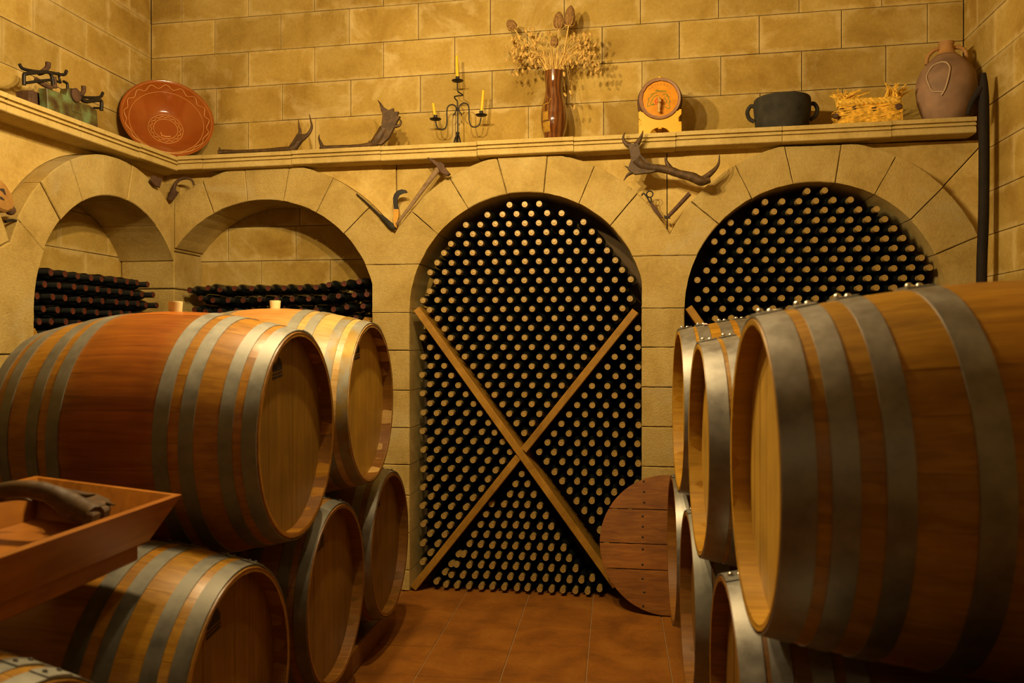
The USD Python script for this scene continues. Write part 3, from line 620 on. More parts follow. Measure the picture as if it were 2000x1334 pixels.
# ================================================================== barrels
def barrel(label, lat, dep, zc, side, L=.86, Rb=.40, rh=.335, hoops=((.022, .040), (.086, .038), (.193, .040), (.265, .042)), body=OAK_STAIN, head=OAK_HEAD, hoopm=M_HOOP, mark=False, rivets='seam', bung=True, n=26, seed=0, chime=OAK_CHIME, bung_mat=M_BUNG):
    """side -1: stands left of the aisle with its head towards +LAT; side +1: right of the aisle. Local x runs along the axis, the seen head at +L/2."""
    r_ = np.random.default_rng(seed + 50)
    c = ld(lat + side * L / 2, dep, zc - Rb)
    t = thing('wine_barrel', label, 'barrel', c, math.degrees(TH) + (180 if side > 0 else 0))
    rad = lambda x: Rb - (Rb - rh) * (2 * np.abs(x) / L) ** 2 * (1.12 - .12 * (2 * np.abs(x) / L) ** 2)
    s = np.linspace(-1, 1, 19); xs = np.sign(s) * np.abs(s) ** .9 * L / 2; thick = .026; croze = .045
    cuts = np.cumsum(r_.uniform(.75, 1.3, n)); cuts = np.r_[0, cuts] / cuts[-1] * 2 * np.pi + r_.uniform(0, 6)
    for k in range(n):
        a = np.linspace(cuts[k] + .0007, cuts[k + 1] - .0007, 5); rows = []
        for x in xs:
            R = rad(x) + r_.normal(0, .0003); e = L / 2 - abs(x); ri = R - thick + (.010 * max(0, 1 - e / .04))
            ro = R - (.004 if e < .003 else 0); dl = -.0005
            o = [(x, (ro + (dl if q in (0, 4) else 0)) * np.sin(b), Rb + (ro + (dl if q in (0, 4) else 0)) * np.cos(b)) for q, b in enumerate(a)]
            i = [(x, ri * np.sin(b), Rb + ri * np.cos(b)) for b in (a[-1], a[0])]
            rows.append(o + i)
        v, f = capped(np.array(rows)); part(t, 'stave', (v, f[:, ::-1]), body, local=True, smooth=35)
    # worn end grain ring and head boards
    hr = rad(np.array([L / 2 - croze]))[0] - thick + .004
    for end in (1, -1):
        if end < 0:
            part(t, 'back_head', lathe([(hr, -L / 2 + croze), (hr, -L / 2 + croze + .012)], 40, 'x', (0, 0, Rb)), head, local=True); continue
        w = np.cumsum(r_.uniform(.8, 1.2, 7)); w = np.r_[0, w] / w[-1] * 2 * hr - hr
        disc = circ((0, 0), hr)
        fr = lambda q: np.stack([L / 2 - croze + q[:, 2], q[:, 0], q[:, 1] + Rb], 1)
        for a, b in zip(w[:-1], w[1:]):
            for p in polys(disc.intersection(sbox(a + .0006, -1, b - .0006, 1))):
                part(t, 'head_board', slab(np.asarray(p.exterior.coords)[:-1], fr, .014, .0012, front=r_.uniform(-.0006, .0006)), head, local=True, smooth=20)
        Re, Rc = rad(np.array([L / 2]))[0], rad(np.array([L / 2 - croze]))[0]
        fo = [(Re - .003, L / 2 - .004), (Re - .006, L / 2 + .0012), (Re - .0185, L / 2 - .001), (Rc - .0285, L / 2 - croze + .008), (Rc - .0285, L / 2 - croze - .001)]
        part(t, 'chime', lathe(fo, 72, 'x', (0, 0, Rb), cap=False), chime, local=True, smooth=30)
    for h0, hw in hoops:
        for end in (1, -1):
            xa, xb = end * (L / 2 - h0 + hw / 2), end * (L / 2 - h0 - hw / 2)
            pr_ = [(rad(x) + d, x) for x, d in ((xa, -.001), (xa, .0026), (xb, .0026), (xb, -.001))]
            v, f = lathe(pr_, 72, 'x', (0, 0, Rb), cap=False)
            h = part(t, 'hoop', (v, f if end < 0 else f[:, ::-1]), hoopm, local=True, smooth=30)
            if end < 0: continue
            # lap joint near the top with two rivets
            xm = (xa + xb) / 2; a0 = (.32 if side < 0 else .0) + r_.uniform(-.03, .03); R = rad(xm) + .0028
            aa = np.linspace(a0 - .11, a0 + .11, 7)
            v, f = grid(np.array([[(x, (rad(x) + dd) * np.sin(a), Rb + (rad(x) + dd) * np.cos(a)) for a in aa] for x, dd in ((xa, .0026), (xa, .0052), (xb, .0052), (xb, .0026))]), closed=False)
            lap = part(t, 'hoop_lap', (v, f), hoopm, local=True, smooth=30)
            for da in ((-.06, .06) if rivets == 'seam' else (.0,)):
                for dx in (-.011, .011):
                    if rivets == 'seam' and dx > 0: continue
                    a = a0 + da; cc = (xm + (dx if rivets != 'seam' else 0), (R + .002) * np.sin(a), Rb + (R + .002) * np.cos(a))
                    rr = .0082 if rivets == 'bright' else .0055
                    part(lap, 'rivet', blob(cc, (rr, rr, rr), 1), M_RIVET if rivets == 'bright' else M_NAIL, local=True, smooth=True)
    if bung:
        part(t, 'bung', lathe([(.020, -.01), (.0235, .030), (.0225, .033)], 24, c=(0, 0, 2 * Rb)), bung_mat, local=True, label='cream tapered bung')
    if mark:
        X = L / 2 - croze + .0016
        fm = lambda q: np.stack([X + q[:, 2], q[:, 0], q[:, 1] + Rb], 1)
        cy, cz = -.085, .205
        shapes = [np.array([(-.030, .0), (-.012, .0), (-.010, .016), (-.018, .030), (-.010, .048), (-.014, .062), (-.022, .066), (-.031, .058), (-.033, .030)]),
                  np.array([(-.008, .002), (.040, .006), (.041, .022), (.030, .038), (.016, .046), (.006, .034), (-.004, .026)]),
                  np.array([(.013, .050), (.016, .050), (.020, .066), (.028, .072), (.024, .075), (.016, .070)]),
                  np.array([(-.034, -.012), (.043, -.004), (.043, .001), (-.034, -.007)]), np.array([(-.034, -.024), (.043, -.016), (.043, -.009), (-.034, -.017)])]
        b = [slab(np.c_[s_[:, 0] + cy, s_[:, 1] + cz], fm, .0014, .0002, front=.0005) for s_ in shapes]
        part(t, 'burnt_mark', join(*b), M_BRAND, local=True, smooth=False, label='black burnt maker mark on the head')
    return t
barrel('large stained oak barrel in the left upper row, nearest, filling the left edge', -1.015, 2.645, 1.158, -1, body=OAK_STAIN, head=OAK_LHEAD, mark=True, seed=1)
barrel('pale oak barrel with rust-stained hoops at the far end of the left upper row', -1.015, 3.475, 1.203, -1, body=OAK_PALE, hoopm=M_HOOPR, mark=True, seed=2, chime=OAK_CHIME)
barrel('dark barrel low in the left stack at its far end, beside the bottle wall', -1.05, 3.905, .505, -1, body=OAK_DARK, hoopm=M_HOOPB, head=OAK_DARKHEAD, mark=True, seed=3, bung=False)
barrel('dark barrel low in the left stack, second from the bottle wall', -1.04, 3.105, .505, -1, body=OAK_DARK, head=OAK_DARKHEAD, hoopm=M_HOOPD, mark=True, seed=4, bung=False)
barrel('barrel low in the left stack under the wooden tray, its burnt mark showing', -1.0, 2.185, .505, -1, body=OAK_TAN, head=OAK_DARKHEAD, hoopm=M_HOOPD, mark=True, seed=5, bung=False)  # darker hoops and head carry the shade beneath the upper row in their colour
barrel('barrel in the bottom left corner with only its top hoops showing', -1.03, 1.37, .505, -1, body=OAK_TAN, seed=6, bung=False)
RH = ((.028, .056), (.092, .046), (.178, .046), (.25, .048))
barrel('huge close barrel filling the right edge with broad grey hoops', .295, 1.882, 1.174, 1, L=1.215, Rb=.41, hoops=((.029, .058), (.105, .045), (.192, .046), (.338, .056)), body=OAK_TAN, hoopm=M_HOOPB, rivets='bright', chime=OAK_CHIMER, seed=7)
barrel('middle barrel of the right upper row, between the close one and the far one', .262, 2.732, 1.118, 1, L=.80, Rb=.387, hoops=RH, body=OAK_TAN, hoopm=M_HOOPB, rivets='bright', chime=OAK_CHIMER, seed=8)
far = barrel('far barrel of the right upper row with a white sticker on a hoop', .262, 3.58, 1.173, 1, L=.80, Rb=.387, hoops=RH, body=OAK_TAN, hoopm=M_HOOPB, rivets='bright', chime=OAK_CHIMER, seed=9)
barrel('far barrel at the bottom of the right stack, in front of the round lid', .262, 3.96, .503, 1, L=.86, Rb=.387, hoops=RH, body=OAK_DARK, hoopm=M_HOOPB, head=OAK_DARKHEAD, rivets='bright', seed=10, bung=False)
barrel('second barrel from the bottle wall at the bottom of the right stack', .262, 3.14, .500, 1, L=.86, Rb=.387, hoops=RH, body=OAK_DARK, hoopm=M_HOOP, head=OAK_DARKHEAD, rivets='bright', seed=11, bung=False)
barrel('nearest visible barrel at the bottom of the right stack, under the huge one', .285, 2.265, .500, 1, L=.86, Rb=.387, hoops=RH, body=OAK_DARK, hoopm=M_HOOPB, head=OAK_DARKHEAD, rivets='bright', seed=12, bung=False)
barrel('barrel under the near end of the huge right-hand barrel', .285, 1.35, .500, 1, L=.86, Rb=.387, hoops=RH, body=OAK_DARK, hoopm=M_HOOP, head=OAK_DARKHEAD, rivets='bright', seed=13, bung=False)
# white sticker on the second hoop of the far barrel
Rh_ = .387 - (.387 - .335) * (2 * (.40 - .105) / .80) ** 2 * 1.06 + .0038
for nm, a0, a1, x0, x1, m_ in (('sticker', .10, .23, .285, .301, M_STICKER), ('sticker_edge', .10, .115, .285, .301, M_STICKRED), ('sticker_edge', .215, .23, .285, .301, M_STICKRED)):
    aa = np.linspace(a0, a1, 5); k_ = .0006 if nm == 'sticker_edge' else 0.0; a0, a1 = a0 - .02, a1 - .02; aa = np.linspace(a0, a1, 5)
    v, f = grid(np.array([[(x, (Rh_ + d + k_ + .003) * np.sin(a), .387 + (Rh_ + d + k_ + .003) * np.cos(a)) for a in aa] for x, d in ((x0, -.003), (x0, 0), (x1, 0), (x1, -.003))]), closed=False)
    part(far, nm, (v, f), m_, local=True)
# rails under the lower rows
def rail(lat, w, label, d0, d1, h=.108):
    t = thing('barrel_rail', label, 'wooden beam', ld(lat, (d0 + d1) / 2), math.degrees(TH))
    part(t, 'beam', cuboid((-w / 2, -(d1 - d0) / 2, 0), (w / 2, (d1 - d0) / 2, h), .006), OAK_DARK, local=True)
rail(-1.19, .11, 'low wooden rail carrying the left barrels, on the aisle side', 1.0, 4.16)
rail(-1.72, .11, 'low wooden rail carrying the left barrels, on the wall side', 1.0, 4.16)
rail(.50, .11, 'low wooden rail carrying the right barrels, on the aisle side', 1.0, 4.2, .118)
rail(.95, .11, 'low wooden rail carrying the right barrels, on the wall side', 1.0, 4.2, .118)

# ================================================================== tray with an antler, bottom left
tr = thing('wooden_tray', 'reddish wooden grape tray with sloping sides lying on the lower left barrels', 'tray', ld(-1.30, 1.6, .907), math.degrees(TH))
def traybox():
    lo = np.array([(-.175, -.72), (.135, -.72), (.135, .405), (-.175, .405)]); hi = np.array([(-.225, -.80), (.185, -.80), (.185, .475), (-.225, .475)])
    zt, zb, th = .152, .045, .018
    tilt = lambda p: np.array([p[0], p[1], p[2] + (-.10 * (p[0] - .185) if p[2] > .05 else -.06 * (p[0] - .185))])
    o_lo = [tilt((*p, zb)) for p in lo]; o_hi = [tilt((*p, zt)) for p in hi]
    ins = lambda P, d: np.array([(p[0] - math.copysign(d, p[0] + .02), p[1] - math.copysign(d, p[1] + .1)) for p in P])
    i_lo = [tilt((*p, zb + th)) for p in ins(lo, th * .6)]; i_hi = [tilt((*p, zt)) for p in ins(hi, th)]
    out = []
    names = ['side_board', 'side_board', 'end_board', 'side_board']
    for k in range(4):
        j = (k + 1) % 4
        v = np.array([o_lo[k], o_lo[j], o_hi[j], o_hi[k], i_lo[k], i_lo[j], i_hi[j], i_hi[k]])
        h = trimesh.convex.convex_hull(v); out.append(('end_board' if k % 2 == 0 else 'side_board', (np.array(h.vertices), np.array(h.faces))))
    h = trimesh.convex.convex_hull(np.array(o_lo + i_lo)); out.append(('bottom_board', (np.array(h.vertices), np.array(h.faces))))
    return out
for nm, m_ in traybox(): part(tr, nm, m_, M_TRAY, local=True, smooth=20)
for x_ in (-.12, .085): part(tr, 'runner', cuboid((x_ - .03, -.70, 0), (x_ + .03, .39, .052), .004), M_TRAY, local=True, smooth=20)

def antler(label, beam, radii, tines, palm=None, base=None, plane=None):
    """beam: centre line; tines: (points, start radius); palm: outline slab."""
    t = thing('antler', label, 'antler', base if base is not None else np.array(beam).mean(0))
    line = smoothline(beam, 36); r = np.interp(np.linspace(0, 1, 36), np.linspace(0, 1, len(radii)), radii)
    r = r * (1 + .025 * np.sin(np.arange(36) * 1.7))
    part(t, 'beam', tube(line, r, 10), M_ANTLER, smooth=60)
    for pts, r0 in tines:
        l = smoothline(pts, 10); part(t, 'tine', tube(l, np.linspace(r0, .0018, 10), 8), M_ANTLER, smooth=60)
    if palm is not None: part(t, 'palm', palm, M_ANTLER, smooth=40)
    return t
def zpt(px, py, z): d = ray(px, py); return d * (z - EYE) / d[2] + EY
ab = [zpt(-30, 985, 1.075), zpt(0, 962, 1.10), zpt(45, 955, 1.11), zpt(95, 963, 1.10), zpt(140, 988, 1.07), zpt(185, 1010, 1.05)]
def palm_slab(px, conv, thick, frame_n=None):
    P = np.array([conv(x, y) for x, y in px]); c = P.mean(0); u, s_, vt = np.linalg.svd(P - c); e1, e2 = vt[0], vt[1]; n_ = np.cross(e1, e2)
    q = np.c_[(P - c) @ e1, (P - c) @ e2]; q = dense(Polygon(q), .02)
    return slab(q, lambda w: c + w[:, :1] * e1 + w[:, 1:2] * e2 + (w[:, 2:] + thick / 2) * n_, thick, thick * .4)
antler('fallow antler lying inside the wooden tray at lower left', ab, [.020, .021, .021, .022, .030, .026],
       [([zpt(120, 962, 1.085), zpt(165, 968, 1.08), zpt(186, 966, 1.085)], .010), ([zpt(170, 1000, 1.06), zpt(205, 985, 1.06), zpt(224, 986, 1.065)], .010), ([zpt(0, 972, 1.09), zpt(35, 972, 1.08), zpt(62, 978, 1.07)], .012)],
       palm_slab([(55, 950), (80, 944), (130, 952), (175, 967), (215, 985), (215, 1002), (180, 1016), (150, 1004), (110, 974), (70, 962)], lambda x, y: zpt(x, y, 1.075 - .0002 * (x - 60)), .026))

# ================================================================== round lid leaning by the right pier
LC = zpt(1307, 1208, 0.0); LR = .372
lean = math.radians(14)
lid = thing('round_lid', 'round lid of dark nailed planks leaning between the bottle wall and the right barrels', 'wooden lid', (LC[0], LC[1] + .0, 0))
fl = lambda q: np.stack([LC[0] + q[:, 0], LC[1] + .02 + q[:, 1] * math.sin(lean) - q[:, 2] * math.cos(lean), .004 + q[:, 1] * math.cos(lean) + q[:, 2] * math.sin(lean)], 1)
vy = [0, .235, .370, .555, .745]
for a, b in zip(vy[:-1], vy[1:]):
    for p in polys(circ((0, LR), LR).intersection(sbox(-1, a + .002, 1, b - .002))):
        part(lid, 'plank', slab(dense(p, .03, .0012, a * 50), fl, .028, .003, front=rng.uniform(-.001, .001)), M_LID, smooth=25)
    for hh in (.2, .5, .8):
        if hh == .5 and b - a < .14: continue
        for xx in (-.135, .20):
            part(lid, 'nail', blob(fl(np.array([[xx + rng.uniform(-.006, .006), a + (b - a) * hh, .001]]))[0], (.006, .004, .006), 1), M_NAIL, smooth=True)
part(lid, 'batten', slab([(-.16, .08), (-.11, .08), (-.11, .66), (-.16, .66)], fl, .022, .003, front=-.0285), M_LID)

# ================================================================== things on the left shelf
sc = thing('balance_scale', 'old green and rusty balance scale with bare iron arms on the left shelf', 'scale', (-2.93, 3.95, shelfl_z(3.95)))
SX = -2.90
def sp(px, py, dx=0): return onX(px, py, SX + dx)
bodypx = [(95, 205), (92, 172), (104, 176), (131, 186), (134, 173), (142, 172), (148, 178), (152, 198), (176, 206), (190, 216), (193, 246)]
bp = np.array([sp(*p)[[1, 2]] for p in bodypx]); zb = [shelfl_z(bp[0, 0]) + .001, shelfl_z(bp[-1, 0]) + .001]
bp[0, 1] = zb[0]; bp[-1, 1] = zb[1]
part(sc, 'body', slab(bp, frX(SX), .045, .004), M_GREEN, smooth=20)
q = np.array([sp(*p)[[1, 2]] for p in [(141, 203), (155, 208), (155, 222), (141, 217)]]); part(sc, 'plate', slab(q, frX(SX + .004), .006, .001), M_GREEN)
part(sc, 'dial', lathe([(.004, -.006), (.033, -.006), (.036, .006), (.03, .012), (.008, .014)], 24, 'x', sp(146, 186) + [0.004, 0, 0]), M_RUST, smooth=40)
q = np.array([sp(x, y, -.06)[[1, 2]] for x, y in [(57, 193), (57, 178), (63, 176), (80, 183), (88, 182), (88, 190), (95, 190), (95, 208)]])
for k_, lo_ in ((0, 0), (-1, 1)): q[k_, 1] = shelfl_z(q[k_, 0]) + .001
part(sc, 'weight_box', slab(q, frX(SX - .06), .07, .004), M_RUST, smooth=20)
bars = [([(38, 125), (43, 133), (55, 137), (75, 140), (95, 141), (124, 146), (130, 138)], .008, 0), ([(94, 122), (93, 131), (84, 140), (76, 143)], .013, -.02),
        ([(47, 166), (47, 147), (52, 144), (78, 141), (98, 143), (104, 165)], .009, .02), ([(50, 162), (80, 158), (102, 156)], .007, .02), ([(114, 141), (116, 154), (118, 161), (110, 158)], .006, -.02),
        ([(70, 155), (85, 165), (100, 172)], .012, 0), ([(104, 150), (106, 172)], .014, 0), ([(124, 159), (131, 163), (132, 172), (133, 180)], .007, 0),
        ([(163, 168), (163, 178), (157, 188)], .012, -.02), ([(152, 184), (166, 190), (194, 190), (201, 181)], .008, 0), ([(154, 188), (165, 198), (180, 197), (197, 197), (198, 216)], .010, .02), ([(183, 211), (197, 211)], .006, .02)]
for pts, r0, dx in bars:
    part(sc, 'arm', tube(smoothline([sp(x, y, dx - .03) for x, y in pts], max(10, 4 * len(pts))), r0, 8), M_RUST if r0 > .0115 else M_IRON, smooth=50)

# ================================================================== plate in the corner
n_ = np.array([.60 * .94, -.80 * .94, .34]); n_ /= np.linalg.norm(n_)
e1 = np.cross([0, 0, 1], n_); e1 /= np.linalg.norm(e1); e2 = np.cross(n_, e1)
PC = np.array([-2.955, 4.885, 2.868])
pl = thing('terracotta_dish', 'large round terracotta dish with cream wavy lines leaning in the corner of the shelf', 'dish', (PC[0], PC[1], 2.59))
PR = .276
ins_ = [(PR, 0), (PR - .006, .005), (PR - .016, .001), (PR - .024, -.012), (.225, -.045), (.172, -.092), (.13, -.122), (.108, -.130), (.05, -.132), (.002, -.132)]
outs = [(.002, -.146), (.11, -.146), (.125, -.142), (.19, -.108), (.245, -.058), (PR - .004, -.014), (PR, 0)]
v, f = lathe(outs[::1] + ins_[1:], 72)
W = lambda q: PC + q[:, :1] * e1 + q[:, 1:2] * e2 + q[:, 2:] * n_
part(pl, 'bowl', (W(v), f), M_PLATE, smooth=50)
def inz(r): 
    rr = np.array([p[0] for p in ins_])[::-1]; hh = np.array([p[1] for p in ins_])[::-1]; return np.interp(r, rr, hh)
def slipline(r0, amp, k, w, name, skip=0):
    a = np.linspace(0, 2 * np.pi, 145); r = r0 + amp * np.sin(k * a); z = inz(r) + .0010
    part(pl, name, tube(W(np.c_[r * np.cos(a), r * np.sin(a), z]), w, 6), M_SLIP, smooth=60)
slipline(.242, .008, 17, .0021, 'wavy_line'); slipline(.219, 0, 1, .0014, 'ring_line'); slipline(.260, 0, 1, .0010, 'ring_line')
slipline(.104, 0, 1, .0019, 'ring_line'); slipline(.088, .0055, 15, .0019, 'wavy_line'); slipline(.072, 0, 1, .0019, 'ring_line')
part(pl, 'slip_smear', tube(W(np.array([(-.03, -.028, -.1315), (-.025, -.05, -.1315), (.0, -.055, -.1315), (.028, -.05, -.1315)])), .003, 6), M_SLIP, smooth=60)

# ================================================================== antlers on the back shelf
def shp(Y): return lambda px, py: onY(px, py, Y)
q = shp(4.775); S_ = lambda x: shelf_z(x)
b1 = [q(428, 294), q(440, 290), q(462, 293), q(490, 297), q(520, 298), q(550, 295), q(570, 288), q(585, 268)]
for p in b1: p[2] = max(p[2] - .022, S_(p[0]) + .014)
antler('fallow antler with two upright prongs lying on the shelf right of the dish', b1, [.020, .016, .014, .012, .013, .018, .024, .018],
       [([q(582, 276), q(586, 258), q(584, 246), q(583, 234)], .014), ([q(584, 278), q(602, 262), q(609, 248), q(607, 236), q(604, 223)], .014), ([q(519, 300), q(519, 292)], .006), ([q(430, 294), q(428, 287)], .010)],
       palm_slab([(560, 294), (572, 278), (582, 262), (590, 263), (600, 262), (588, 280), (578, 293)], q, .026))
q2 = shp(4.785)
b2 = [q2(626, 283), q2(636, 287), q2(655, 283), q2(685, 285), q2(705, 284), q2(725, 278), q2(738, 266), q2(750, 245)]
for p in b2: p[2] = max(p[2] - .016, S_(p[0]) + .014)
antler('broad palmate antler standing up from the shelf left of the candelabrum', b2, [.015, .016, .014, .013, .015, .022, .030, .026],
       [([q2(630, 288), q2(626, 278), q2(623, 270), q2(624, 263)], .013), ([q2(748, 216), q2(745, 206), q2(738, 196)], .014), ([q2(718, 282), q2(722, 274)], .006), ([q2(762, 248), q2(780, 245), q2(783, 236), q2(777, 232)], .012)],
       palm_slab([(725, 283), (738, 264), (746, 245), (748, 225), (742, 206), (752, 211), (760, 216), (769, 212), (769, 219), (779, 219), (776, 226), (782, 228), (776, 238), (768, 255), (760, 270), (746, 283)], q2, .026))

# ================================================================== candelabrum with three candles
q = shp(4.96); cp = lambda x, y: q(820 + x * .15, 90 + y * .15)
cbase = q(893, 276); cz0 = shelf_z(cbase[0])
cd = thing('candelabrum', 'black wrought iron candelabrum with three arms on the shelf', 'candelabrum', (cbase[0], 4.96, cz0))
def fwd(p, d): p = np.array(p); p[1] += d; return p
part(cd, 'stem', tube(smoothline([cp(495, 1140), cp(492, 900), cp(490, 720)], 14), .0042, 8), M_IRON, smooth=60)
part(cd, 'spiral', tube(smoothline([cp(490, 720), fwd(cp(450, 665), .0), fwd(cp(500, 658), -.015), fwd(cp(560, 640), 0), fwd(cp(520, 605), .012), cp(492, 580), cp(489, 480)], 40), .0040, 8), M_IRON, smooth=60)
part(cd, 'arm', tube(smoothline([cp(430, 905), cp(470, 850), cp(468, 790), cp(420, 762), cp(370, 785), cp(352, 850), cp(352, 1000), cp(330, 1070), cp(275, 1090), cp(225, 1055), cp(207, 980)], 44), .0040, 8), M_IRON, smooth=60)
part(cd, 'arm', tube(smoothline([cp(550, 895), cp(510, 840), cp(520, 775), cp(575, 742), cp(625, 765), cp(640, 830), cp(642, 960), cp(665, 1035), cp(720, 1055), cp(775, 1020), cp(798, 930)], 44), .0040, 8), M_IRON, smooth=60)
part(cd, 'knot', blob(cp(493, 1135), (.011, .011, .010), 2), M_IRON, smooth=True)
part(cd, 'collar', blob(cp(492, 826), (.009, .009, .009), 2), M_IRON, smooth=True)
for dx, dy in ((-.028, -.02), (.028, -.02), (-.006, -.03), (-.006, .035)):
    b0 = cp(493, 1140); part(cd, 'leg', tube(np.array([b0, b0 + [dx * .5, dy * .5, -.03], [b0[0] + dx, b0[1] + dy, cz0 + .004]]), .0045, 6), M_IRON, smooth=60)
for (cx_, cy_, top, lean_x, tl) in ((491, 465, (478, 125), 0, 'tallest yellow candle on top of the candelabrum'), (203, 965, (172, 745), 0, 'short yellow candle leaning on the left arm of the candelabrum'), (800, 912, (827, 577), 0, 'leaning yellow candle on the right arm of the candelabrum')):
    c0 = cp(cx_, cy_)
    part(cd, 'drip_pan', lathe([(.004, -.004), (.030, .002), (.036, .007), (.035, .0085), (.028, .004), (.004, .001)], 28, c=c0), M_IRON, smooth=40)
    part(cd, 'socket', lathe([(.0115, 0), (.0115, .030), (.0095, .030), (.0095, .004)], 18, c=c0), M_IRON, smooth=40)
    c1 = c0 + [0, 0, .006]; tp = cp(*top)
    cn = thing('candle', tl, 'candle', c1)
    ln = c1 + (tp - c1) * np.linspace(0, 1, 8)[:, None]
    part(cn, 'wax', tube(ln, np.linspace(.0092, .0078, 8), 14), M_CANDLE, smooth=50)
    part(cn, 'wick', tube(np.array([tp - [0, 0, .003], tp + [0.0006, 0, .007]]), .0010, 5), M_NAIL)

# ================================================================== vase with dried plants
VY = 4.93; vb = onY(1082, 265, VY); vz = vb[2]; vc = np.array([vb[0], VY, vz])
va = thing('wooden_vase', 'tall lacquered striped wooden vase with a gold stag inlay on the shelf', 'vase', vc)
sc_ = 5.25 / FPX
vh = (onY(1082, 141, VY)[2] - vz)
vprof = [(0, 19.0), (.04, 20.5), (.12, 23), (.22, 24.6), (.32, 24.6), (.42, 23), (.52, 20), (.62, 17), (.72, 15.6), (.82, 15.8), (.92, 17.4), (1.0, 18.6)]
vr = lambda h: np.interp(h, [a for a, _ in vprof], [b for _, b in vprof]) * sc_
hs = np.linspace(0, 1, 40)
prof = [(.003, shelf_z(vb[0]) - vz), (.052, shelf_z(vb[0]) - vz), (.053, shelf_z(vb[0]) - vz + .003)] + [(vr(h), h * vh) for h in hs] + [(vr(1) - .006, vh), (vr(.9) - .007, vh * .9), (.03, vh * .5), (.004, vh * .48)]
part(va, 'body', lathe(prof, 48, c=vc), M_VASE, smooth=60)
def onvase(pts, name, w=None, m_=M_INLAY, out=.0012):
    """pts: (x offset px, y px) of the photo wrapped on the vase's front."""
    h = np.array([(265 - y) / 124.0 for _, y in pts]); x = np.array([a - 1082 for a, _ in pts]) * sc_
    r = vr(h) + out; a = np.arcsin(np.clip(x / r, -.98, .98)) ; P = np.c_[vc[0] + r * np.sin(a), VY - r * np.cos(a), vz + h * vh]
    if w: part(va, name, tube(smoothline(P, 3 * len(pts)) if len(pts) > 2 else P, w, 6), m_, smooth=60)
    return P
def patch(x0, x1, y0, y1, name, m_, out=.0010):
    X_g, Y_g = np.meshgrid(np.linspace(x0, x1, 6), np.linspace(y0, y1, 8)); P = onvase(list(zip(X_g.ravel(), Y_g.ravel())), name, out=out).reshape(8, 6, 3)
    v, f = grid(P, closed=False); part(va, name, (v, f), m_, smooth=60)
patch(1063.5, 1074, 223, 239, 'inlay_panel', M_INLAY); patch(1063.5, 1077, 242, 261, 'inlay_panel', M_INLAY)
for yy, xa, xb in ((222.5, 1063, 1075.5), (239.8, 1062, 1077.5), (241.6, 1062, 1077.5), (261.5, 1063, 1077.5)): onvase([(xa, yy), ((xa + xb) / 2, yy), (xb, yy)], 'inlay_bar', .0011, M_INLAY if yy != 241.6 else M_NAIL, .0016)
for xx in (1066.5, 1070, 1073.5): onvase([(xx, 242.5), (xx, 261)], 'inlay_seam', .0006, M_NAIL, .0012)
onvase([(1064.5, 210), (1068, 207.5), (1072, 207), (1075, 207.5)], 'stag_body', .0042, out=.0008)
onvase([(1075, 207), (1076.5, 202), (1077.5, 199)], 'stag_neck', .0022, out=.0008); onvase([(1077, 199), (1080, 199.5)], 'stag_head', .0022, out=.0008)
for xa in (1065, 1067, 1072.5, 1074.8): onvase([(xa, 211), (xa - .6, 216), (xa - .3, 221.5)], 'stag_leg', .0011, out=.0008)
onvase([(1077, 198), (1073, 196), (1071.5, 193.5), (1074, 192)], 'stag_antler', .0008, out=.0008)
def pv(x, y, dy=0): return onY(980 + x * .21, y * .21, VY + dy)
mouth = vc + [0, 0, vh * .80]
for hx, hy, L_, wd, root, tl, tilt in ((632, 145, 175, 48, (555, 640), 'tallest dried teasel head on the right of the bunch in the vase', (.12, 0)), (530, 190, 150, 48, (505, 640), 'dried teasel head in the middle of the bunch, just left of the tallest', (-.0, 0)),
                                 (88, 235, 110, 44, (390, 640), 'dried teasel head leaning far out to the left of the vase', (-.5, 0)), (490, 385, 95, 36, (470, 660), 'small low dried teasel head in the middle of the bunch', (.15, 0))):
    c0 = pv(hx, hy, -.01); t = thing('teasel', tl, 'dried flower', mouth + [rng.uniform(-.02, .02), 0, 0])
    k = .21 * sc_
    bot = c0 + np.array([-tilt[0] * L_ * k * .5, 0, -L_ * k * .5]); top = c0 + np.array([tilt[0] * L_ * k * .5, 0, L_ * k * .5])
    if hx == 88: bot, top = pv(118, 275, -.01), pv(55, 190, -.01)
    ln = bot + (top - bot) * np.linspace(0, 1, 12)[:, None]; rr = wd * k * np.array([.35, .75, .95, 1.0, 1.0, .98, .93, .86, .76, .62, .42, .12])
    th_ = np.arange(14); v, f = tube(ln, rr, 18)
    part(t, 'seed_head', (v + .0016 * np.stack([meshkit.noise(v * 140 + s_ * 7) for s_ in range(3)], 1), f), M_TEASEL, smooth=False)
    part(t, 'stalk', tube(smoothline([mouth + [(root[0] - 480) * k * .6, 0, 0], pv(*root), bot], 16), .0042 if hx == 632 else .003, 6), M_DRY, smooth=60)
    d_ = (top - bot) / np.linalg.norm(top - bot)
    for s_ in range(7):
        a_ = s_ * 2 * np.pi / 7; o_ = np.array([math.cos(a_), math.sin(a_), 0]); o_ -= d_ * (o_ @ d_)
        part(t, 'bract', tube(smoothline([bot, bot + o_ * wd * k * .9 + d_ * .004, bot + o_ * wd * k * 1.25 + d_ * L_ * k * .38], 7), np.linspace(.0018, .0006, 7), 5), M_DRY, smooth=60)
r2 = np.random.default_rng(3)
heads_l = [(125, 355), (150, 410), (110, 395), (100, 450), (135, 470), (178, 505), (255, 525), (120, 530), (155, 560), (265, 320), (300, 345), (240, 420), (300, 430), (130, 640), (110, 700), (195, 660), (140, 690), (215, 805), (255, 640), (330, 560), (285, 590)]
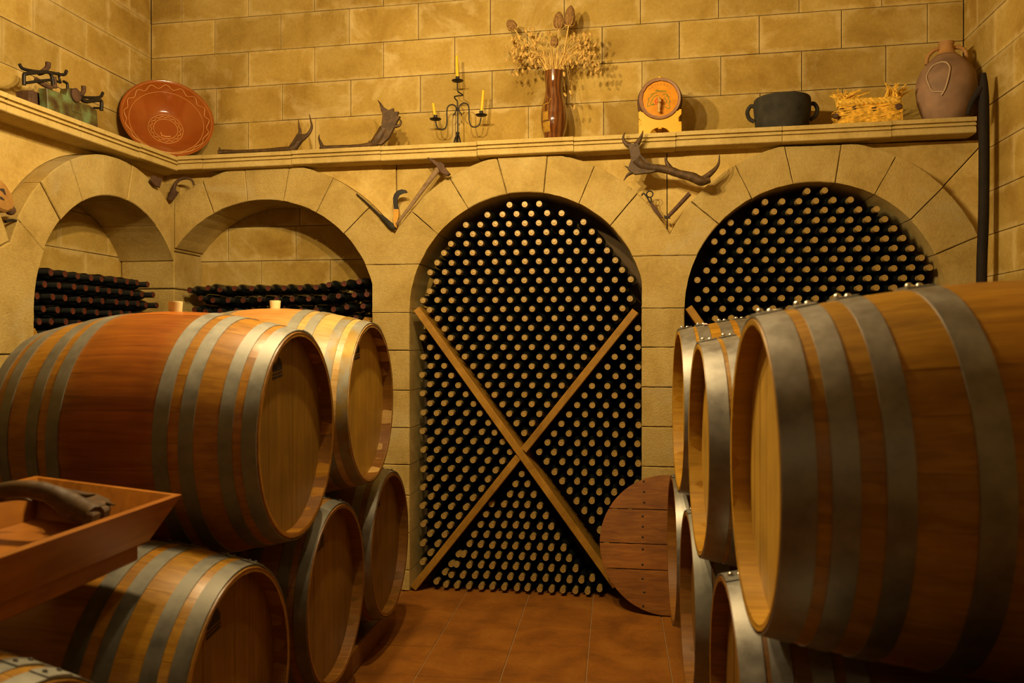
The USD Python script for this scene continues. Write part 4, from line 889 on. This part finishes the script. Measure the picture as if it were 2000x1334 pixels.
heads_r = [(670, 360), (718, 368), (770, 350), (780, 400), (725, 450), (700, 470), (805, 440), (765, 545), (820, 525), (850, 520), (720, 590), (650, 590), (600, 530), (800, 580), (900, 640), (880, 700), (830, 690), (575, 785), (588, 880), (640, 860), (675, 1000), (870, 600), (580, 690), (455, 590), (435, 310), (350, 530), (420, 600)]
for i, (x, y) in enumerate(heads_l + heads_r):
    left = i < len(heads_l); dy = r2.uniform(-.09, .07)
    hang = y > 620
    tip = pv(x, y, dy); k = .21 * sc_
    lab = ('dried grass sprig with pale spikelets fanning left from the vase', 'dried grass sprigs left of the vase mouth') if left else ('dried grass sprig with pale spikelets fanning right from the vase', 'dried grass sprigs right of the vase mouth')
    t = thing('dried_grass_sprig', lab[0], 'dried plant', mouth, group=lab[1])
    mid = pv(.55 * x + .45 * 480, min(y, 560) * .45 + 640 * .45 - (60 if hang else 20), dy * .6)
    hook = tip + [0, 0, .022]
    st = mouth + [np.clip((x - 480) * k * .12, -.035, .035), dy * .25, 0]
    rimp = vc + np.array([np.clip((x - 480) * k * .2, -.042, .042), np.clip(dy * .4, -.04, .04), vh + .004])
    part(t, 'stem', tube(smoothline([st, rimp, mid, hook], 18), np.linspace(.0016, .0008, 18), 5), M_DRY, smooth=60)
    for s_ in range(1 if hang else 5):
        c_ = tip + (np.array([r2.normal(0, .024), r2.normal(0, .015), r2.normal(0, .024)]) if s_ else 0)
        v, f = blob((0, 0, 0), np.array([.0078, .0062, .0165]) * r2.uniform(.75, 1.15), 1); v = rot(v, [0, 1, 0], r2.uniform(-45, 45)) + c_
        part(t, 'spikelet', (v, f), M_SPIKE, smooth=False)
for i in range(48):                                              # bare straws in the mouth
    a_ = r2.uniform(-1, 1); y_ = r2.uniform(430, 560); x_ = 480 + a_ * r2.uniform(90, 235)
    t = thing('dried_stalk', 'bare dried stalk among the bunch standing in the vase', 'dried plant', mouth, group='bare stalks in the vase')
    dy = r2.uniform(-.05, .05); k = .21 * sc_
    part(t, 'stem', tube(smoothline([mouth + [a_ * .02, 0, 0], vc + np.array([a_ * .040, np.clip(dy, -.03, .03), vh + .002]), pv(x_, y_, dy)], 10), np.linspace(.0026, .0012, 10), 5), M_DRY, smooth=60)

# ================================================================== small keg on its stand
KY = 4.775; kc = onY(1289, 192, KY); kr = 40.0 * 4.70 / FPX; kl = .20
kz = shelf_z(kc[0])
kg = thing('small_keg', 'small painted souvenir keg with grapes and a wooden tap, on a yellow stand', 'keg', (kc[0], KY + kl / 2, kc[2] - kr))
krad = lambda y: kr * (1 + .10 * (1 - (2 * y / kl - 1) ** 2))
for k in range(16):
    a = np.linspace(k * 2 * np.pi / 16 + .004, (k + 1) * 2 * np.pi / 16 - .004, 4)
    rows = [[(kc[0] + R * np.sin(b), KY + y, kc[2] + R * np.cos(b)) for b in a] + [(kc[0] + (R - .014) * np.sin(b), KY + y, kc[2] + (R - .014) * np.cos(b)) for b in (a[-1], a[0])] for y, R in ((y, krad(y)) for y in np.linspace(0, kl, 9))]
    v, f = capped(np.array(rows)); part(kg, 'stave', (v, f), M_KEG, smooth=35)
part(kg, 'head', lathe([(.002, -.010), (kr - .0155, -.010), (kr - .0145, -.012), (kr - .0145, -.02), (.002, -.02)], 48, '-y', (kc[0], KY + 0.0, kc[2])), M_KEGFACE, smooth=30)
part(kg, 'chime', lathe([(kr - .001, -.003), (kr - .002, .001), (kr - .011, .0), (kr - .015, -.011)], 48, '-y', (kc[0], KY, kc[2]), cap=False), M_KEG, smooth=30)
for y in (.018, .052, .148, .182):
    part(kg, 'hoop', lathe([(krad(y - .007), -(y - .007)), (krad(y - .007) + .002, -(y - .007)), (krad(y + .007) + .002, -(y + .007)), (krad(y + .007), -(y + .007))], 48, '-y', (kc[0], KY, kc[2]), cap=False), M_RUST, smooth=30)
part(kg, 'bung', lathe([(.009, -.004), (.011, .010), (.009, .012)], 16, c=(kc[0], KY + .05, kc[2] + krad(.05))), M_KEGSTAND, smooth=40)
FYk = KY + .0098
kp = lambda x, y: onY(1220 + x * .12, 130 + y * .12, FYk)
def paint(pts, name, w, m_, close=False):
    P = [kp(x, y) - [0, .0004, 0] for x, y in pts]; part(kg, name, tube(smoothline(P, 4 * len(P)), w, 6), m_, smooth=60)
paint([(510, 378), (560, 392), (670, 390)], 'leaf_line', .0017, M_LEAF); paint([(500, 395), (560, 408), (680, 412)], 'leaf_line', .0017, M_LEAF)
paint([(520, 425), (470, 440), (430, 452), (440, 480), (385, 525), (395, 545), (365, 645), (440, 620), (470, 600), (460, 630), (490, 610)], 'leaf_line', .0017, M_LEAF)
paint([(545, 465), (480, 490), (440, 560), (415, 610)], 'leaf_line', .0018, M_LEAF); paint([(480, 440), (420, 500)], 'leaf_line', .0010, M_LEAF)
paint([(640, 440), (700, 462), (680, 480), (725, 490), (710, 520), (745, 575), (720, 580), (735, 650), (725, 685), (680, 670), (640, 640)], 'leaf_line', .0017, M_LEAF)
paint([(640, 500), (670, 540), (690, 600)], 'leaf_line', .0018, M_LEAF); paint([(620, 440), (650, 480)], 'leaf_line', .0013, M_LEAF)
for x, y in ((520, 525), (548, 520), (578, 522), (500, 550), (530, 553), (498, 578), (525, 585), (508, 612), (603, 540), (612, 565), (560, 545)):
    part(kg, 'grape', blob(kp(x, y), (.0046, .0022, .0046), 1), M_GRAPE, smooth=True)
# the tap
tp0 = kp(570, 590)
k_ = 1.35
part(kg, 'tap', join(lathe([(r * k_, h * k_) for r, h in ((.006, 0), (.0085, .012), (.0065, .02), (.0085, .03), (.005, .036))], 14, '-y', tp0), lathe([(r * k_, h * k_) for r, h in ((.0055, -.040), (.0068, -.034), (.0050, -.026), (.0085, -.016), (.0085, -.008), (.0058, 0), (.0062, .008), (.0088, .015), (.005, .022))], 14, c=tp0 + np.array([-.003, -.028, -.006]))), M_TAP, smooth=40)
word = 'RECUERDO'
for i, ch in enumerate(word):
    a = math.radians(43 - 86 * i / (len(word) - 1)) ; R_ = kr * .66
    m_ = meshkit.text_mesh(ch, .0125, .0008); v = np.array(m_.vertices); v[:, 0] -= v[:, 0].mean()
    ca, sa = math.cos(a), math.sin(a); x_, y_ = v[:, 0] * ca - (v[:, 1] + R_) * sa, v[:, 0] * sa + (v[:, 1] + R_) * ca
    part(kg, 'letter', (np.c_[kc[0] + x_, FYk - v[:, 2], kc[2] + y_], np.array(m_.faces)[:, ::1]), M_TXT, smooth=False)
kst = thing('keg_stand', 'yellow wooden cradle with an arched foot holding the small keg', 'stand', (kc[0], KY + kl / 2, kz))
o = [(-.117, kz), (-.117, kz + .060), (-.104, kz + .063), (-.104, kz + .078), (-.117, kz + .094), (-.118, kz + .128), (-.108, kz + .134), (-.101, kz + .128)]
u0 = kc[2]
arc = [(1.03 * kr * math.sin(a), u0 - 1.03 * kr * math.cos(a)) for a in np.linspace(-.92, .92, 15)]
o2 = [(.101, kz + .128), (.108, kz + .136), (.118, kz + .134), (.118, kz + .108), (.103, kz + .090), (.103, kz + .066), (.119, kz + .062), (.119, kz)]
foot = [(.054 * math.cos(a), kz + .038 * math.sin(a)) for a in np.linspace(0, math.pi, 9)]
outl = np.array(o + arc + o2 + foot); outl[:, 0] += kc[0]
for nm, y in (('front_board', KY + .006), ('back_board', KY + kl - .022)): part(kst, nm, slab(outl, frY(y), .016, .0015), M_KEGSTAND, smooth=False)
part(kst, 'crossbar', cuboid((kc[0] - .010, KY + .008, kz + .030), (kc[0] + .010, KY + kl - .02, kz + .046), .002), M_KEGSTAND)
for s_ in (-1, 1): part(kst, 'side_bar', cuboid((kc[0] + s_ * .110 - .008, KY + .004, kz + .052), (kc[0] + s_ * .110 + .008, KY + kl - .02, kz + .066), .002), M_KEGSTAND)

# ================================================================== black pot
q = shp(4.90); pc = q(1527, 220); pz = shelf_z(pc[0]); k = 4.72 / FPX
po = thing('cooking_pot', 'squat fire-blackened pot with two loop handles on the shelf', 'pot', (pc[0], 4.90, pz))
ph = q(1527, 194)[2] - pz
prof = [(.12, 0), (.137, .006), (.145, ph * .25), (.152, ph * .6), (.155, ph * .85), (.152, ph * .97), (.148, ph), (.142, ph), (.142, ph * .9), (.13, ph * .2), (.01, .012)]
v, f = lathe(prof, 40, c=(pc[0], 4.90, pz)); v = v + .003 * meshkit.noise(v * 14)[:, None] * np.array([1, 1, .5])
part(po, 'body', (v, f), M_POT, smooth=50)
for s_ in (-1, 1):
    e = [np.array([pc[0] + s_ * d, 4.89, pz + ph * h]) for d, h in ((.148, .80), (.170, .82), (.188, .66), (.178, .46), (.150, .36))]
    part(po, 'handle', tube(smoothline(e, 16), .011, 10), M_POT, smooth=60)

# ================================================================== straw basket
q = shp(4.84); bx0, bx1 = q(1630, 215)[0], q(1757, 215)[0]; bz = shelf_z((bx0 + bx1) / 2); bt = q(1692, 200)[2]
bk = thing('straw_basket', 'bright yellow plaited straw basket with tufted ends and dark round holes', 'basket', ((bx0 + bx1) / 2, 4.86, bz))
r3 = np.random.default_rng(5)
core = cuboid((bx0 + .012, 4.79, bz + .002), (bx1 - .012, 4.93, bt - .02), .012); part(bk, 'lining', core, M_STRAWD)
strands = []
for i in range(230):
    z = bz + .006 + (bt - bz - .03) * r3.random(); x = bx0 + (bx1 - bx0 - .10) * r3.random(); L_ = r3.uniform(.07, .15); x2 = min(x + L_, bx1)
    yy = 4.785 - .006 * r3.random()
    strands.append(tube(smoothline([(x, yy + .004, z), ((x + x2) / 2, yy - r3.uniform(0, .008), z + r3.normal(0, .006)), (x2, yy + .003, z + r3.normal(0, .012))], 6), r3.uniform(.003, .0055), 5))
for i in range(70):
    xe = bx0 + .012 if r3.random() < .5 else bx1 - .012; y = 4.79 + .13 * r3.random(); z = bz + .006 + (bt - bz - .03) * r3.random(); s_ = -1 if xe < (bx0 + bx1) / 2 else 1
    strands.append(tube(smoothline([(xe, y, z), (xe + s_ * .006, y + .03, z + r3.normal(0, .006)), (xe, y + .06, z)], 5), .0028, 5))
part(bk, 'straw_weave', join(*strands), M_STRAW, smooth=60, kind='stuff')
for i in range(13):
    x = bx0 + .03 + (bx1 - bx0 - .06) * i / 12
    for s_ in (-1, 1):
        v, f = blob((0, 0, 0), (.026, .015, .0125), 2); part(bk, 'plait', (rot(v, [0, 1, 0], -24 * s_) + [x, 4.782 + .004 * s_, bt - .010 + .006 * s_], f), M_STRAW, smooth=True)
for cx_, n_t, tops in ((bx0 + .050, 34, .085), (bx1 - .030, 32, .115)):
    ts = []
    for i in range(n_t):
        b0 = np.array([cx_ + r3.normal(0, .016), 4.83 + r3.normal(0, .02), bt - .02]); L_ = tops * r3.uniform(.5, 1.0); dx = r3.normal(.012, .022)
        ts.append(tube(smoothline([b0, b0 + [dx * .4, r3.normal(0, .01), L_ * .6], b0 + [dx * 1.5, r3.normal(0, .02), L_]], 6), np.linspace(.0085, .003, 6), 5))
    part(bk, 'straw_tuft', join(*ts), M_STRAW, smooth=60, kind='stuff')
for px, py, r0 in ((1663, 217, .012), (1701, 218.5, .0155), (1748, 214, .019), (1628, 232, .013)):
    c_ = q(px, py); part(bk, 'hole_plug', lathe([(.002, .004), (r0 * .8, .004), (r0, 0), (r0, -.02)], 18, '-y', (c_[0], 4.777, c_[2])), M_RUST, smooth=40)

# ================================================================== clay jar
JY = 4.90; q = shp(JY); jc = q(1848, 228); jz = shelf_z(jc[0]); k = 4.72 / FPX
jr = thing('clay_jar', 'big bellied clay jar with two ear handles at the right end of the shelf', 'jar', (jc[0], JY, jz))
ytop = q(1848, 83)[2]; jh = ytop - jz; ks = 4.73 / FPX
jp = [(0, 33), (.03, 36), (.15, 45), (.30, 52.5), (.45, 55), (.58, 52.5), (.68, 45), (.76, 34), (.82, 24), (.86, 17), (.90, 13.5), (.95, 12.5), (.975, 13.5), (1.0, 14)]
prof = [(r * ks * .985, h * jh) for h, r in jp]
ph_ = np.interp(np.linspace(0, 1, 40), [h for h, _ in jp], [r for _, r in jp])
v, f = lathe([(r * ks, h * jh) for h, r in zip(np.linspace(0, .84, 34), np.interp(np.linspace(0, .84, 34), [h for h, _ in jp], [r for _, r in jp]))], 48, c=(jc[0], JY, jz)); part(jr, 'belly', ((v - [jc[0], JY, 0]) * [.965, .965, 1] + [jc[0], JY, 0], f), M_CLAY, smooth=60)
v, f = lathe([(20.5 * ks, .835 * jh), (17 * ks, .86 * jh), (13.5 * ks, .90 * jh), (12.5 * ks, .95 * jh), (14.2 * ks, .975 * jh), (14.2 * ks, jh), (9 * ks, jh), (8 * ks, .9 * jh)], 32, c=(jc[0], JY, jz)); part(jr, 'neck', (v, f), M_NECKCLAY, smooth=50)
for pts in ([(1838, 93), (1822, 100), (1812, 112), (1809, 127)], [(1856, 94), (1875, 93), (1886, 101), (1888, 118), (1890, 126)]):
    part(jr, 'handle', tube(smoothline([q(*p) for p in pts], 18), .0105, 10), M_NECKCLAY, smooth=60)
part(jr, 'handle', tube(smoothline([q(1880, 120) + [0, .1, 0], q(1892, 103) + [0, .1, 0], q(1900, 106) + [0, .1, 0], q(1896, 132) + [0, .1, 0]], 16), .010, 8), M_NECKCLAY, smooth=60)
jrad = lambda z: np.interp((z - jz) / jh, [h for h, _ in jp], [r for _, r in jp]) * ks
cl = []
for px, py in [(1804, 147), (1812, 138), (1824, 134), (1833, 137), (1837, 148), (1835, 160), (1832, 172), (1828, 188), (1822, 200)]:
    p = q(px, py); r_ = jrad(p[2]) ; x_ = np.clip((p[0] - jc[0]) * .985, -r_ * .97, r_ * .97); cl.append((jc[0] + x_, JY - math.sqrt(r_ * r_ - x_ * x_) + .001, p[2]))
part(jr, 'chalk_mark', tube(smoothline(cl, 40), .0042, 6), M_CHALK, smooth=60)
cl = []
for px, py in [(1804, 147), (1799, 160), (1802, 178), (1808, 190), (1820, 193), (1826, 195)]:
    p = q(px, py); r_ = jrad(p[2]) ; x_ = np.clip((p[0] - jc[0]) * .985, -r_ * .97, r_ * .97); cl.append((jc[0] + x_, JY - math.sqrt(r_ * r_ - x_ * x_) + .001, p[2]))
part(jr, 'chalk_mark', tube(smoothline(cl, 30), .0034, 6), M_CHALK, smooth=60)

# ================================================================== dark pole in the right corner
q = shp(4.62)
pole = thing('dark_pole', 'tall dark wooden pole with a short branch leaning in the right corner', 'pole', (1.68, 4.62, 0))
pp = [np.array([1.685, 4.60, 0.0]), np.array([1.684, 4.61, .9]), q(1917, 560), q(1921, 420), q(1922, 300), q(1921, 143)]
part(pole, 'shaft', tube(smoothline(pp, 40), np.r_[np.full(36, .0255), .0255, .024, .020, .012], 14), M_POLE, smooth=60)
part(pole, 'branch', tube(smoothline([q(1916, 172), q(1905, 188), q(1897, 202), q(1890, 224)], 12), np.linspace(.020, .012, 12), 10), M_POLE, smooth=60)

# ================================================================== tools standing in the valleys between the arches
TY = YF - .014; q = shp(TY)
tp_ = lambda x, y: q(680 + x * .12, 300 + y * .12)
fl_ = thing('sharpening_steel', 'long thin steel with a dark grip leaning left in the valley beside the middle arch', 'tool', tp_(700, 1225))
part(fl_, 'blade', tube(smoothline([tp_(135, 655), tp_(300, 800), tp_(520, 1010)], 12), np.linspace(.0035, .0072, 12), 8), M_IRON, smooth=60)
part(fl_, 'grip', tube(smoothline([tp_(520, 1005), tp_(590, 1070), tp_(660, 1140), tp_(720, 1195), tp_(760, 1228)], 16), np.interp(np.linspace(0, 1, 16), [0, .1, .3, .6, .9, 1], [.009, .0125, .015, .0185, .017, .010]), 12), M_POT, smooth=60)
pk = thing('pruning_knife', 'hooked pruning knife with a yellow handle in the valley beside the middle arch', 'knife', tp_(775, 1215))
kn = np.array([tp_(x, y)[[0, 2]] for x, y in [(750, 910), (735, 800), (730, 730), (750, 660), (800, 605), (870, 582), (940, 595), (972, 630), (950, 645), (900, 650), (840, 680), (808, 730), (806, 800), (828, 910)]])
part(pk, 'blade', slab(dense(Polygon(kn), .01), frY(TY - .004), .004, .0012), M_IRON, smooth=30)
hd = np.array([tp_(x, y)[[0, 2]] for x, y in [(742, 908), (828, 908), (826, 1030), (800, 1120), (790, 1215), (755, 1180), (738, 1080)]])
part(pk, 'handle', slab(dense(Polygon(hd), .01), frY(TY - .010), .018, .005), M_YELWOOD, smooth=40)
hm = thing('pick_hammer', 'old pick hammer with a grey weathered handle slanting right beside the middle arch', 'hammer', tp_(790, 1160))
h0, h1 = tp_(795, 1155), tp_(1500, 250); h0[1] = TY - .01; h1[1] = TY - .03
part(hm, 'handle', tube(smoothline([h0, h0 + (h1 - h0) * .35 + [.002, 0, 0], h0 + (h1 - h0) * .7, h1], 20), np.linspace(.0085, .0175, 20), 10, flat=.75), M_GREYWOOD, smooth=60)
hdp = np.array([tp_(x, y)[[0, 2]] for x, y in [(1322, 88), (1400, 115), (1510, 175), (1535, 165), (1600, 210), (1595, 240), (1685, 350), (1640, 382), (1560, 350), (1470, 230), (1370, 150)]])
part(hm, 'head', slab(dense(Polygon(hdp), .012), frY(TY - .05), .034, .005), M_RUST, smooth=30)
# above the right pier: long antler, shears, short stick
q = shp(YF - .105); tq = lambda x, y: q(1000 + x * .2, 200 + y * .2)
bm = [tq(1935, 755), tq(1850, 770), tq(1760, 730), tq(1640, 700), tq(1540, 665), tq(1440, 645), tq(1350, 640), tq(1265, 610), tq(1215, 560)]
antler('long many-tined antler resting on the stones above the right pier', bm, [.016, .026, .026, .022, .023, .021, .024, .030, .033],
       [([tq(1850, 765), tq(1920, 710), tq(1985, 650), tq(2020, 590), tq(2025, 500)], .020), ([tq(1550, 660), tq(1512, 590), tq(1490, 530)], .019), ([tq(1200, 440), tq(1120, 410), tq(1085, 350), tq(1105, 290)], .018), ([tq(1200, 435), tq(1255, 350), tq(1280, 275)], .019),
        ([tq(1180, 630), tq(1140, 640), tq(1102, 620)], .011), ([tq(1190, 670), tq(1130, 710), tq(1090, 765)], .013)],
       palm_slab([(1227, 282), (1247, 282), (1251, 303), (1266, 318), (1290, 326), (1276, 337), (1240, 341), (1226, 331), (1233, 312)], q, .034))
sh = thing('pruning_shears', 'black iron shears with a ring handle above the right pier', 'shears', q(1292, 425))
sq = shp(TY); t2 = lambda x, y: sq(1000 + x * .2, 200 + y * .2)
a_ = np.linspace(0, 2 * np.pi, 20); rc = t2(1345, 900)
part(sh, 'ring', tube(np.c_[rc[0] + .0175 * np.cos(a_), np.full(20, rc[1] - .01), rc[2] + .0175 * np.sin(a_)], .0038, 6), M_IRON, smooth=60)
part(sh, 'hook_handle', tube(smoothline([t2(1265, 910), t2(1285, 890), t2(1315, 920), t2(1350, 985)], 14), .0042, 6), M_IRON, smooth=60)
part(sh, 'ring_handle', tube(smoothline([t2(1358, 935), t2(1362, 990)], 6), .0045, 6), M_IRON, smooth=60)
part(sh, 'blade', slab(np.array([t2(x, y)[[0, 2]] for x, y in [(1335, 975), (1375, 985), (1430, 1060), (1475, 1130), (1450, 1130), (1390, 1070)]]), frY(TY - .008), .009, .002), M_RUST)
ch = thing('wooden_chisel', 'short dark wooden tool handle leaning right above the right pier', 'tool', t2(1520, 1135))
part(ch, 'handle', tube(smoothline([t2(1520, 1120), t2(1620, 1015), t2(1735, 890)], 12), np.linspace(.0105, .0125, 12), 10), M_RUST, smooth=60)
part(ch, 'ferrule', slab(np.array([t2(x, y)[[0, 2]] for x, y in [(1485, 1105), (1510, 1112), (1550, 1135), (1490, 1136)]]), frY(TY - .012), .016, .002), M_IRON)
# corner between the arcades: rusty hoe blade and hook
cq = lambda x, y: onX(x * .2, 250 + y * .2, XL + .01)
hb = thing('hoe_blade', 'square rusty hoe blade tucked above the left wall arch near the corner', 'tool', cq(1540, 570))
part(hb, 'blade', slab(np.array([onX(x * .2, 250 + y * .2, XL + .035)[[1, 2]] for x, y in [(1500, 460), (1590, 495), (1565, 585), (1515, 560), (1478, 512)]]), frX(XL + .035), .012, .003), M_RUST)
cq2 = lambda x, y: onY(x * .2, 250 + y * .2, YF - .03)
hk = thing('rusty_hook', 'rusty socket with a curved iron hook in the corner between the two arcades', 'tool', cq2(1680, 720))
part(hk, 'socket', tube(smoothline([cq2(1660, 700), cq2(1690, 645), cq2(1705, 610)], 8), np.linspace(.018, .026, 8), 10), M_RUST, smooth=50)
part(hk, 'hook', tube(smoothline([cq2(1700, 620), cq2(1705, 560), cq2(1745, 510), cq2(1815, 490), cq2(1875, 510), cq2(1895, 560)], 24), np.linspace(.012, .006, 24), 10), M_RUST, smooth=60)
# far left: wooden pulley block and a bit of iron
pu = thing('pulley_block', 'oval wooden pulley block with dark slots hanging at the left edge', 'pulley', onX(8, 415, XL))
pq = lambda x, y: onX((x - 42) * .2, 250 + y * .2, XL - .01)
po_ = np.array([pq(x, y)[[1, 2]] for x, y in [(-160, 600), (-120, 500), (-60, 480), (0, 505), (60, 560), (110, 640), (135, 730), (125, 800), (60, 828), (20, 815), (-60, 780), (-130, 700)]])
part(pu, 'cheek', slab(dense(Polygon(po_), .02), frX(XL + .02), .06, .010), M_PULLEY, smooth=40)
for s_ in ([(0, 590), (25, 595), (42, 650), (35, 662), (10, 630), (-30, 600)], [(-40, 670), (0, 672), (28, 700), (20, 712), (-10, 700)]):
    part(pu, 'slot', slab(np.array([pq(x, y)[[1, 2]] for x, y in s_]), frX(XL + .0206), .004, .0004), M_NAIL)
part(pu, 'end_cap', blob(pq(140, 800), (.02, .03, .024), 2), M_RUST, smooth=True)
wg = thing('iron_scrap', 'small dark scrap of iron on the stone ledge under the pulley', 'iron', onX(22, 433, XL))
part(wg, 'bar', tube(smoothline([onX(10, 433, XL - .01), onX(24, 430, XL - .01), onX(38, 434, XL - .01)], 8), .007, 8), M_IRON, smooth=50)
